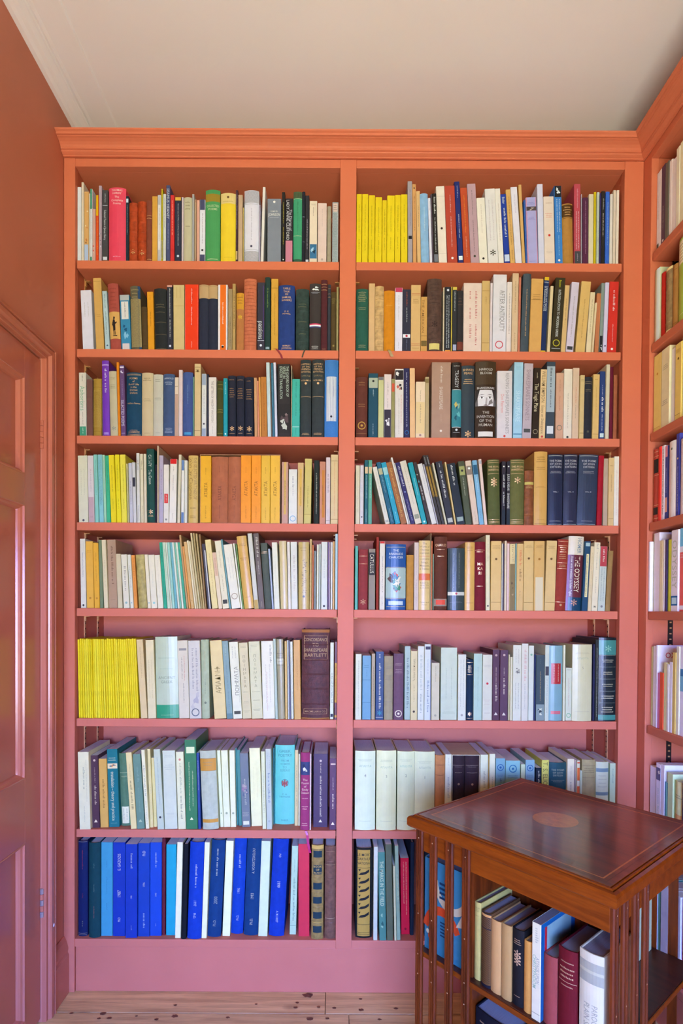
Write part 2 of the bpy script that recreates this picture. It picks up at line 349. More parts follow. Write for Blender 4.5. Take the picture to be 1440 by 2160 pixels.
# ------------------------------------------------------------------ the side bookcase (faces left)
sb = empty('side_bookcase', (XR, -0.9, 0)); tag(sb, 'matching terracotta bookcase along the adjoining side wall', 'bookcase')
YS0, YS1 = on_x(1371, 600, XR).y, -2.4              # bay of the side bookcase
def sbb(name, x0, x1, y0, y1, z0, z1, m='paint', bevel=0.0012):
    return MB().box(x0 - XR, x1 - XR, y0 + 0.9, y1 + 0.9, z0, z1).build(name, m, sb, bevel=bevel)
sbb('stile', XR, XR + 0.022, YS0, 0.021, 0, ZRAIL1)
sbb('stile', XR, XR + 0.022, YS1 - 0.05, YS1, 0, ZRAIL1)
sbb('top_rail', XR, XR + 0.022, YS1, YS0, ZRAIL0 + 0.0005, ZRAIL1)
sbb('side_panel', XR + 0.022, XR + 0.235, YS0 + 0.002, YS0 + 0.018, 0.05, TOPZ)
sbb('side_panel', XR + 0.022, XR + 0.235, YS1 - 0.018, YS1 - 0.002, 0.05, TOPZ)
sbb('back_panel', XR + 0.235, XR + 0.244, YS1 - 0.04, YS0 + 0.02, 0.02, ZRAIL1 + 0.04, bevel=0)
sbb('top_panel', XR + 0.022, XR + 0.235, YS1, YS0, ZRAIL0 + 0.001, TOPZ)
sbb('plinth', XR + 0.006, XR + 0.03, YS1, YS0, 0, PLZ - 0.001)
for i, z in enumerate(SZ):
    sbb('shelf' if i < 7 else 'bottom_shelf', XR + 0.004, XR + 0.233, YS1 + 0.003, YS0 - 0.003, z - ST, z, bevel=0.003)
MB().loft([(-p, -p + 0.9, z) for p, z in cp], [(-p, YS1 - 0.05 + 0.9, z) for p, z in cp]).build('cornice', 'paint', sb)
sbb('cornice_top', XR, XR + 0.06, YS1 - 0.05, -0.001, ZCTOP - 0.012, ZCTOP)
for x in (0.072, 0.17): standard(sb, x, YS0 + 0.9 + 0.002, -1, PLZ + 0.03, TOPZ - 0.03, 'steel', 0.014, 'x')
# ------------------------------------------------------------------ lettering
GL = {}
def glyph(c):
    if c in GL: return GL[c]
    def mesh_of(body):
        fc = bpy.data.curves.new('g', 'FONT'); fc.body = body; fc.resolution_u = 2; fc.fill_mode = 'FRONT'; fc.offset = 0.005
        o = bpy.data.objects.new('g', fc); col.objects.link(o)
        dg = bpy.context.evaluated_depsgraph_get(); ev = o.evaluated_get(dg); me = ev.to_mesh()
        vs = [(v.co.x, v.co.y) for v in me.vertices]; fs = [tuple(p.vertices) for p in me.polygons]
        ev.to_mesh_clear(); bpy.data.objects.remove(o); bpy.data.curves.remove(fc)
        return vs, fs
    def width(body):
        vs, _ = mesh_of(body); return max(v[0] for v in vs) - min(v[0] for v in vs)
    if 'HH' not in GL: GL['HH'] = width('HH')
    vs, fs = mesh_of(c) if c != ' ' else ([], [])
    GL[c] = (vs, fs, width('H' + c + 'H') - GL['HH'])
    return GL[c]
def text_len(t): return max(0.2, sum(glyph(c)[2] for c in t))
def text_2d(t):
    V, Fc, x = [], [], 0.0
    for c in t:
        vs, fs, adv = glyph(c); n = len(V)
        V += [(x + a, b) for a, b in vs]; Fc += [tuple(i + n for i in f) for f in fs]; x += adv
    return V, Fc

# ------------------------------------------------------------------ books
ILL = {
    0: (1.196, 0.994, 0.773),
    1: (1.22, 1.02, 0.842),
    2: (1.223, 1.055, 1.049),
    3: (1.218, 1.109, 1.413),
    4: (1.209, 1.172, 1.88),
    5: (1.201, 1.263, 2.508),
    6: (0.983, 1.11, 2.651),
    7: (0.828, 1.008, 2.741)
}
SILL = {
    0: (0.715, 0.416, 0.308),
    1: (0.748, 0.551, 0.439),
    2: (0.68, 0.466, 0.424),
    3: (0.712, 0.537, 0.596),
    4: (0.659, 0.526, 0.728),
    5: (0.615, 0.533, 0.945),
    6: (0.436, 0.394, 0.824),
    7: (0.436, 0.394, 0.824)
}
RILL = (1.067, 1.251, 2.957)
def alb(h, ill):  # divides out rendered light per shelf; leftover lighting differences sit in the colours
    c = hexlin(h)
    return tuple(min(0.9, max(0.006, c[i] / ill[i])) for i in range(3))
GILT = (0.74, 0.52, 0.24)
BOOKS = []
def cname(h):
    if h == 'au': return 'gilt'
    if len(h) == 3: h = ''.join(c * 2 for c in h)
    r, g, b = (int(h[i:i + 2], 16) / 255 for i in (0, 2, 4))
    mx, mn = max(r, g, b), min(r, g, b); v = mx; s = 0 if mx == 0 else (mx - mn) / mx
    hue = 0
    if mx > mn:
        if mx == r: hue = ((g - b) / (mx - mn)) % 6
        elif mx == g: hue = 2 + (b - r) / (mx - mn)
        else: hue = 4 + (r - g) / (mx - mn)
    hue *= 60
    if v < 0.22: return 'black'
    if s < 0.09: return 'white' if v > 0.82 else ('light grey' if v > 0.68 else ('grey' if v > 0.4 else 'charcoal'))
    if s < 0.2:
        if v < 0.3: return 'charcoal'
        if 170 < hue < 280: return 'bluish white' if v > 0.8 else ('blue-grey' if v > 0.45 else 'slate')
        if 70 <= hue <= 170: return 'greenish white' if v > 0.8 else ('grey-green' if v > 0.4 else 'charcoal')
        if 280 <= hue or hue < 18: return 'pinkish white' if v > 0.8 else ('mauve-grey' if v > 0.4 else 'charcoal')
        return 'off-white' if v > 0.85 else ('putty' if v > 0.65 else ('taupe' if v > 0.4 else 'charcoal'))
    if hue < 14 or hue >= 345:
        if s < 0.45: return 'pink' if v > 0.7 else 'dusty brown'
        return 'bright red' if v > 0.8 else ('red' if v > 0.6 else ('maroon' if v > 0.3 else 'dark brown'))
    if hue < 26:
        if v < 0.45: return 'dark brown'
        if s < 0.4: return 'pale peach' if v > 0.8 else 'taupe'
        return ('terracotta' if v < 0.86 else 'orange-red') if s > 0.55 else ('salmon' if v > 0.75 else 'brown')
    if hue < 43:
        if v < 0.45: return 'dark brown'
        if s < 0.36: return 'cream' if v > 0.8 else 'beige'
        if s < 0.62: return 'tan' if v > 0.72 else 'brown'
        return 'orange' if (v > 0.84 and hue < 38) else ('amber' if v > 0.7 else 'brown')
    if hue < 66:
        if v < 0.5: return 'olive'
        if s < 0.3: return 'ivory' if v > 0.8 else 'stone'
        if s < 0.6: return 'straw yellow' if v > 0.75 else 'khaki'
        return 'bright yellow' if v > 0.88 else 'mustard'
    if hue < 165: return ('pale green' if s < 0.35 else 'green') if v > 0.5 else 'dark green'
    if hue < 195: return ('pale turquoise' if s < 0.4 else 'teal') if v > 0.5 else 'dark teal'
    if hue < 255:
        if v < 0.48: return 'navy'
        if s < 0.32: return 'pale blue'
        return 'light blue' if s < 0.6 and v > 0.7 else ('bright blue' if s > 0.8 else 'blue')
    if hue < 290: return ('lilac' if s < 0.3 else 'purple') if v > 0.4 else 'dark purple'
    return ('pale mauve' if s < 0.3 else 'magenta') if v > 0.45 else 'plum'

KINDNAME = {'p': 'paperback_book', 'h': 'hardback_book', 'j': 'jacketed_book', 'L': 'leather_bound_book', 't': 'softcover'}
KINDWORD = {'p': 'paperback', 'h': 'hardback', 'j': 'jacketed hardback', 'L': 'leather-bound volume', 't': 'slim pamphlet'}
def make_book(kind, w, h, dep, colr, decs, mat4, ill, shelf, name=None):
    """One book: cover, page block, printed bands and lettering, standing on its tail with the spine facing local -Y."""
    r = random.Random(int(w * 1e5) * 31 + int(h * 1e5) * 7 + int(colr, 16))
    root = empty(name or KINDNAME[kind]); root.matrix_world = mat4
    flat = kind in 'pt'
    t = 0.0004 if flat else 0.0022
    t = min(t, w * 0.2)
    sag = 0.0 if flat else min(0.006, w * (0.16 if kind != 'j' else 0.12))
    def yd(x): return sag * (2 * x / w) ** 2
    n = 1 if flat else 8
    xs = [-w / 2 + w * i / n for i in range(n + 1)]
    if flat:
        c = min(0.0010, w * 0.2); outer = [(-w / 2, c), (-w / 2 + c, 0), (w / 2 - c, 0), (w / 2, c)]
    else: outer = [(x, yd(x)) for x in xs]
    inner = [(x * (1 - 2 * t / w), y + t) for x, y in outer]
    outer = [(-w / 2, dep)] + outer + [(w / 2, dep)]; inner = [(-w / 2 + t, dep)] + inner + [(w / 2 - t, dep)]
    m = len(outer); V = []; Fs = []
    for z in (0, h):
        V += [(x, y, z) for x, y in outer] + [(x, y, z) for x, y in inner]
    for i in range(m - 1):
        Fs += [(i, i + 1, 2 * m + i + 1, 2 * m + i), (m + i + 1, m + i, 3 * m + i, 3 * m + i + 1),
               (i + 1, i, m + i, m + i + 1), (2 * m + i, 2 * m + i + 1, 3 * m + i + 1, 3 * m + i)]
    Fs += [(0, m, 3 * m, 2 * m), (m - 1, 3 * m - 1, 4 * m - 1, 2 * m - 1)]
    base = alb(colr, ill) if not DEBUG_GREY else (0.5, 0.5, 0.5)
    matn = {'p': 'paper', 't': 'paper', 'h': 'cloth', 'j': 'gloss', 'L': 'leather'}[kind]
    cv = MB().add(V, Fs).build('cover', matn, root, base)
    a = 0.0004 if flat else 0.003
    pc = r.choice([(0.62, 0.56, 0.46), (0.66, 0.62, 0.54), (0.55, 0.47, 0.36), (0.70, 0.68, 0.63)])
    if 'seventh' in shelf or 'bottom' in shelf: pc = (0.72, 0.80, 0.66) if 'seventh' in shelf else (0.86, 0.86, 0.62)
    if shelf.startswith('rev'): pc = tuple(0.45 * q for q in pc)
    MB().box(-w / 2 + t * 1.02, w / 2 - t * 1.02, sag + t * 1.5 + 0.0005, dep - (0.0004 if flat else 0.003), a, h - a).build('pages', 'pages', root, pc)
    if not decs or DEBUG_GREY: return root
    groups = {}
    e = [0.00015]; sep = [0]
    def patch(key, u0, u1, z0, z1):
        g = groups.setdefault(key, MB()); k = 1 if flat else max(1, int(abs(u1 - u0) * 8 + 0.5))
        c = 0.001 / w if flat else 0
        u0, u1 = max(u0, c), min(u1, 1 - c)
        px = [(-0.5 + u0 + (u1 - u0) * i / k) * w for i in range(k + 1)]
        z0, z1 = max(z0, 0.0002), min(z1, h - 0.0002)
        vs = [(x, yd(x) - e[0], z) for z in (z0, z1) for x in px]
        g.add(vs, [(i, i + 1, k + 2 + i, k + 1 + i) for i in range(k)])
    def clip(pts, x, keep):
        out = []
        for i, p in enumerate(pts):
            q = pts[(i + 1) % len(pts)]; a, c = (p[0] - x) * keep >= 0, (q[0] - x) * keep >= 0
            if a: out.append(p)
            if a != c and abs(q[0] - p[0]) > 1e-9:
                t = (x - p[0]) / (q[0] - p[0]); out.append((x, p[1] + t * (q[1] - p[1])))
        return out
    def poly(key, pts):
        g = groups.setdefault(key, MB())
        def put(ps): g.add([(x, yd(max(-w / 2, min(w / 2, x))) - e[0], z) for x, z in ps], [tuple(range(len(ps)))])
        xs_ = [p[0] for p in pts]
        if flat or max(xs_) - min(xs_) < w / 12: put(pts); return
        for i in range(8):
            c = clip(clip(pts, -w / 2 + w * i / 8, 1), -w / 2 + w * (i + 1) / 8, -1)
            if len(c) > 2: put(c)
    def disc(key, u, z, rx, rz, k=14): poly(key, [((u - 0.5) * w + rx * math.cos(i * 2 * math.pi / k), z + rz * math.sin(i * 2 * math.pi / k)) for i in range(k)])
    def flow(key, u, z0, z1, size, fill=0.8):
        z = z1
        while z > z0:
            nl = r.randint(2, 8)
            for _ in range(nl):
                if z - size * 0.5 < z0: z = z0 - 1; break
                hh = size * r.choice((0.62, 0.62, 0.62, 0.95)) / w
                patch(key, u - size * 0.31 / w, u - size * 0.31 / w + hh, z - size * 0.5 * fill, z); z -= size * 0.66
            z -= size * 0.5
    for d in decs:
        tk = d.split(' '); op = tk[0]; u = 0.5
        if '@' in op: op, us = op.split('@'); u = float(us)
        e[0] += 0.00004
        if op in 'bpiqkgGduhXWBsY' or op == 'g2':
            if op != 's': t0, t1 = float(tk[1]), float(tk[2])
        sep[0] += 1
        if op == 'b': patch(('spine_band', tk[3], sep[0]), 0, 1, h * (1 - t1), h * (1 - t0))
        elif op == 's': patch(('spine_stripe', tk[5], sep[0]), float(tk[1]), float(tk[2]), h * (1 - float(tk[4])), h * (1 - float(tk[3])))
        elif op == 'q': patch(('spine_label', tk[3], sep[0]), 0.14, 0.86, h * (1 - t1), h * (1 - t0))
        elif op == 'r':
            t0 = float(tk[1]); patch(('spine_rule', tk[2]), 0.04, 0.96, h * (1 - t0) - 0.0005, h * (1 - t0) + 0.0005)
        elif op == 'B':
            z0, z1 = h * (1 - t1), h * (1 - t0)
            for q in ((0.08, 0.92, z0, z0 + 0.0008), (0.08, 0.92, z1 - 0.0008, z1), (0.08, 0.095, z0, z1), (0.905, 0.92, z0, z1)): patch(('gilt_frame', tk[3]), *q)
        elif op == 'c': disc(('printed_mark', tk[2]), u, h * (1 - float(tk[1])), min(0.0035, w * 0.2), min(0.0035, w * 0.2))
        elif op == 'C':
            rr = min(0.012, w * 0.36); z = h * (1 - float(tk[1])); k = 20
            for i in range(k):
                a0, a1 = i * 2 * math.pi / k, (i + 1) * 2 * math.pi / k
                poly(('printed_emblem', tk[2]), [((u - 0.5) * w + q * math.cos(a), z + q * math.sin(a)) for q, a in ((rr * 0.78, a0), (rr, a0), (rr, a1), (rr * 0.78, a1))])
        elif op == 'v':
            z = h * (1 - float(tk[1])); rr = min(0.0055, w * 0.28); poly(('printed_mark', tk[2]), [(-rr, z - rr * 0.6), (rr, z - rr * 0.6), (0, z + rr)])
        elif op == 'm':
            rr = min(0.011, w * 0.34); z = h * (1 - float(tk[1])); cx = 0
            for i in range(6):
                an = i * math.pi / 3 + 0.5
                poly(('spine_emblem', tk[2]), [(cx + rr * 0.2 * math.cos(an), z + rr * 0.2 * math.sin(an)), (cx + rr * 0.7 * math.cos(an - 0.3), z + rr * 0.7 * math.sin(an - 0.3)), (cx + rr * math.cos(an), z + rr * math.sin(an)), (cx + rr * 0.7 * math.cos(an + 0.3), z + rr * 0.7 * math.sin(an + 0.3))])
            disc(('spine_emblem', tk[2]), 0.5, z, rr * 0.3, rr * 0.3, 8)
        elif op == 'p':
            patch(('patterned_band', tk[4], sep[0]), 0, 1, h * (1 - t1), h * (1 - t0)); e[0] += 0.00004
            z = h * (1 - t1) + 0.001; j = 0; ps = 0.0036
            while z < h * (1 - t0) - ps * 0.5:
                x = -w / 2 + ps * (0.55 if j % 2 else 1.05)
                while x < w / 2 - ps * 0.5:
                    poly(('pattern', tk[3]), [(x - ps * 0.4, z + ps * 0.25), (x, z), (x + ps * 0.4, z + ps * 0.25), (x, z + ps * 0.5)]); x += ps
                z += ps * 0.55; j += 1
        elif op == 'i':
            patch(('picture', tk[3], sep[0]), 0, 1, h * (1 - t1), h * (1 - t0)); zr = h * (t1 - t0)
            for rep in range(2):
                for c2 in tk[4:]:
                    e[0] += 0.00002
                    cx, cz = r.uniform(-0.22, 0.22) * w, h * (1 - t1) + zr * r.uniform(0.22, 0.78)
                    ra = w * r.uniform(0.14, 0.26); rb = min(zr * 0.2, ra * r.uniform(0.7, 2.2)); k = 9; ph = r.random() * 6
                    poly(('picture_shape', c2), [(max(-w * 0.47, min(w * 0.47, cx + ra * (0.7 + 0.3 * math.sin(3 * i + ph)) * math.cos(i * 2 * math.pi / k))), cz + rb * (0.7 + 0.3 * math.cos(2 * i + ph)) * math.sin(i * 2 * math.pi / k)) for i in range(k)])
        elif op in ('g', 'g2', 'k'):
            z0, z1 = h * (1 - t1), h * (1 - t0)
            if op == 'k':
                sz = min(0.0066, w * 0.42 if u == 0.5 else w * 0.24); flow(('lettering', tk[3]), u, z0, z1, sz, 0.72)
            elif op == 'g': flow(('lettering', tk[3]), u, z0, z1, min(0.0032, w * 0.27), 0.7)
            else:
                for uu in (0.33, 0.66): flow(('lettering', tk[3]), uu, z0, z1, min(0.0030, w * 0.2), 0.7)
        elif op == 'G':
            nl = int(tk[4]); lh = h * (t1 - t0) / nl; sz = min(0.0036, max(0.0014, lh * 0.5))
            for i in range(nl):
                z = h * (1 - t0) - lh * (i + 0.5); ln = r.uniform(0.5, 0.78); x = 0.5 - ln / 2
                while x < 0.5 + ln / 2 - sz * 0.5 / w:
                    patch(('lettering', tk[3]), x, x + sz * 0.5 / w, z - sz / 2, z + sz * r.choice((0.2, 0.2, 0.4))); x += sz * 0.78 / w
        elif op in 'duh':
            tx = d.split(' ', 4)[4]; g = groups.setdefault(('lettering', tk[3]), MB())
            if op == 'h':
                ls = tx.split('/'); lh = h * (t1 - t0) / len(ls)
                for i, lt in enumerate(ls):
                    L = text_len(lt); sy = lh * 0.92; sx = min(sy, 0.86 * w / L); sy = min(sy, sx * 1.7)
                    zb = h * (1 - t0) - lh * (i + 0.5) - sy * 0.35
                    V2, F2 = text_2d(lt)
                    g.add([(q, yd(q) - e[0], zb + b * sy) for q, b in ((sx * (a_ - L / 2), b_) for a_, b_ in V2)], F2)
            else:
                L = text_len(tx); ln = h * (t1 - t0); hm = (0.72 * w if u == 0.5 else 0.42 * w); sx = ln / L
                sy = min(sx * 1.3, hm / 0.78); sx = min(sx, sy * 1.5); z1 = h * (1 - t0) - (ln - sx * L) / 2
                V2, F2 = text_2d(tx); cu = (u - 0.5) * w
                if op == 'd': g.add([(q, yd(q) - e[0], z1 - a_ * sx) for q, a_ in ((cu + (b_ - 0.36) * sy, a_) for a_, b_ in V2)], F2)
                else: g.add([(q, yd(q) - e[0], z1 - sx * L + a_ * sx) for q, a_ in ((cu - (b_ - 0.36) * sy, a_) for a_, b_ in V2)], F2)
        elif op == 'X':
            zz = h * (1 - t0)
            while zz > h * (1 - t1):
                for _ in range(2):
                    x = r.uniform(-0.25, 0.2) * w; a1 = r.uniform(-0.6, 0.6); ln = r.uniform(0.1, 0.3) * w; th = 0.0006
                    poly(('brush_marks', tk[3]), [(x, zz), (x + ln * 0.5, zz + a1 * ln * 0.5 - th), (x + ln, zz + a1 * ln), (x + ln * 0.5, zz + a1 * ln * 0.5 + th)])
                zz -= 0.006
        elif op == 'Y':
            t0, t1 = float(tk[1]), float(tk[2]); zb, zr = h * (1 - t1), h * (t1 - t0)
            for pts in ([(.42, .86), (.5, .84), (.58, .88), (.6, .95), (.52, 1.0), (.44, .97)], [(.3, .62), (.4, .84), (.56, .84), (.6, .7), (.74, .74), (.76, .7), (.6, .6), (.6, .3), (.38, .26), (.36, .5), (.28, .58)],
                        [(.4, .28), (.47, .28), (.48, .06), (.4, .04)], [(.52, .28), (.58, .28), (.6, .07), (.54, .05)], [(.3, .03), (.76, .05), (.7, .0), (.36, .0)]):
                poly(('printed_figure', tk[3]), [((a_ - 0.5) * w, zb + b_ * zr) for a_, b_ in pts])
        elif op == 'Z':
            t0, t1 = float(tk[1]), float(tk[2]); zb, zr = h * (1 - t1), h * (t1 - t0)
            patch(('picture', '6a6464', sep[0]), 0, 1, zb, zb + zr)
            FC = [('e4dcdc', [(.12, .0), (.88, .0), (.9, .6), (.8, 1.0), (.2, 1.0), (.1, .6)]), ('2a2626', [(0, .2), (.1, .5), (.2, 1.0), (0, 1.0)]), ('3a3434', [(.9, .5), (1, .3), (1, 1), (.82, 1)]),
                  ('b0a6a6', [(.46, .08), (.56, .06), (.57, .5), (.5, .55)]), ('8a8080', [(.62, .05), (.86, .2), (.8, .45), (.66, .3)])]
            for cx in (.3, .7):
                FC += [('5a5050', [(cx - .16, .66), (cx, .74), (cx + .16, .68), (cx, .70)]), ('f4f0f0', [(cx - .13, .5), (cx, .6), (cx + .13, .5), (cx, .43)]), ('241e1e', [(cx - .05, .52), (cx, .6), (cx + .05, .52), (cx, .44)]), ('3a3030', [(cx - .15, .52), (cx, .63), (cx + .15, .53), (cx, .6)])]
            FC += [('8a7878', [(.36, .06), (.5, .1), (.66, .05), (.5, .0)])]
            for cc_, pts in FC:
                e[0] += 0.00002; poly(('printed_portrait', cc_), [((a_ - 0.5) * w * 0.98, zb + b_ * zr) for a_, b_ in pts])
        elif op == 'W':
            nz = 6; zr = h * (t1 - t0) / nz
            for i in range(nz):
                z = h * (1 - t0) - zr * i
                poly(('wave_pattern', tk[3]), [(-0.34 * w, z - zr * 0.75), (-0.2 * w, z - zr * 0.45), (0.05 * w, z - zr * 0.35), (0.32 * w, z - zr * 0.05), (0.3 * w, z - zr * 0.4), (0.1 * w, z - zr * 0.62), (-0.12 * w, z - zr * 0.72)])
                poly(('wave_pattern', tk[3]), [(-0.36 * w, z - zr * 0.1), (-0.2 * w, z - zr * 0.02), (-0.26 * w, z - zr * 0.3)])
    for key, g in groups.items():
        nm, cc = key[:2]
        if nm in ('lettering', 'spine_rule', 'spine_emblem', 'gilt_frame', 'printed_mark', 'printed_emblem') and cc == 'au':
            o = g.build(nm, 'gilt', root, GILT)
        else:
            ca = alb(cc, ill)
            if nm == 'lettering': ca = tuple(0.72 * p + 0.28 * q for p, q in zip(ca, base))
            o = g.build(nm, {'p': 'ink', 't': 'ink', 'h': 'ink', 'j': 'gloss', 'L': 'ink'}[kind], root, ca)
        if nm in ('pattern', 'lettering', 'picture_shape', 'wave_pattern', 'brush_marks', 'printed_portrait', 'printed_figure', 'spine_rule', 'spine_emblem', 'printed_mark', 'printed_emblem', 'gilt_frame'): o['kind'] = 'stuff'
    if kind == 'L':
        rb = [MB()] * 0
        for tt in (0.17, 0.34, 0.5, 0.66, 0.83):
            b = MB(); z = h * tt; A = [(x, yd(x) - 0.0016 * (1 - (2 * x / w) ** 2) - 0.0003, z) for x in xs]
            top = [(x, yd(x), z + 0.0022) for x in xs]; bot = [(x, yd(x), z - 0.0022) for x in xs]
            k = len(xs); b.add(bot + A + top, [(i, i + 1, k + i + 1, k + i) for i in range(k - 1)] + [(k + i, k + i + 1, 2 * k + i + 1, 2 * k + i) for i in range(k - 1)])
            b.build('raised_band', 'leather', root, base, smooth=True)
    return root

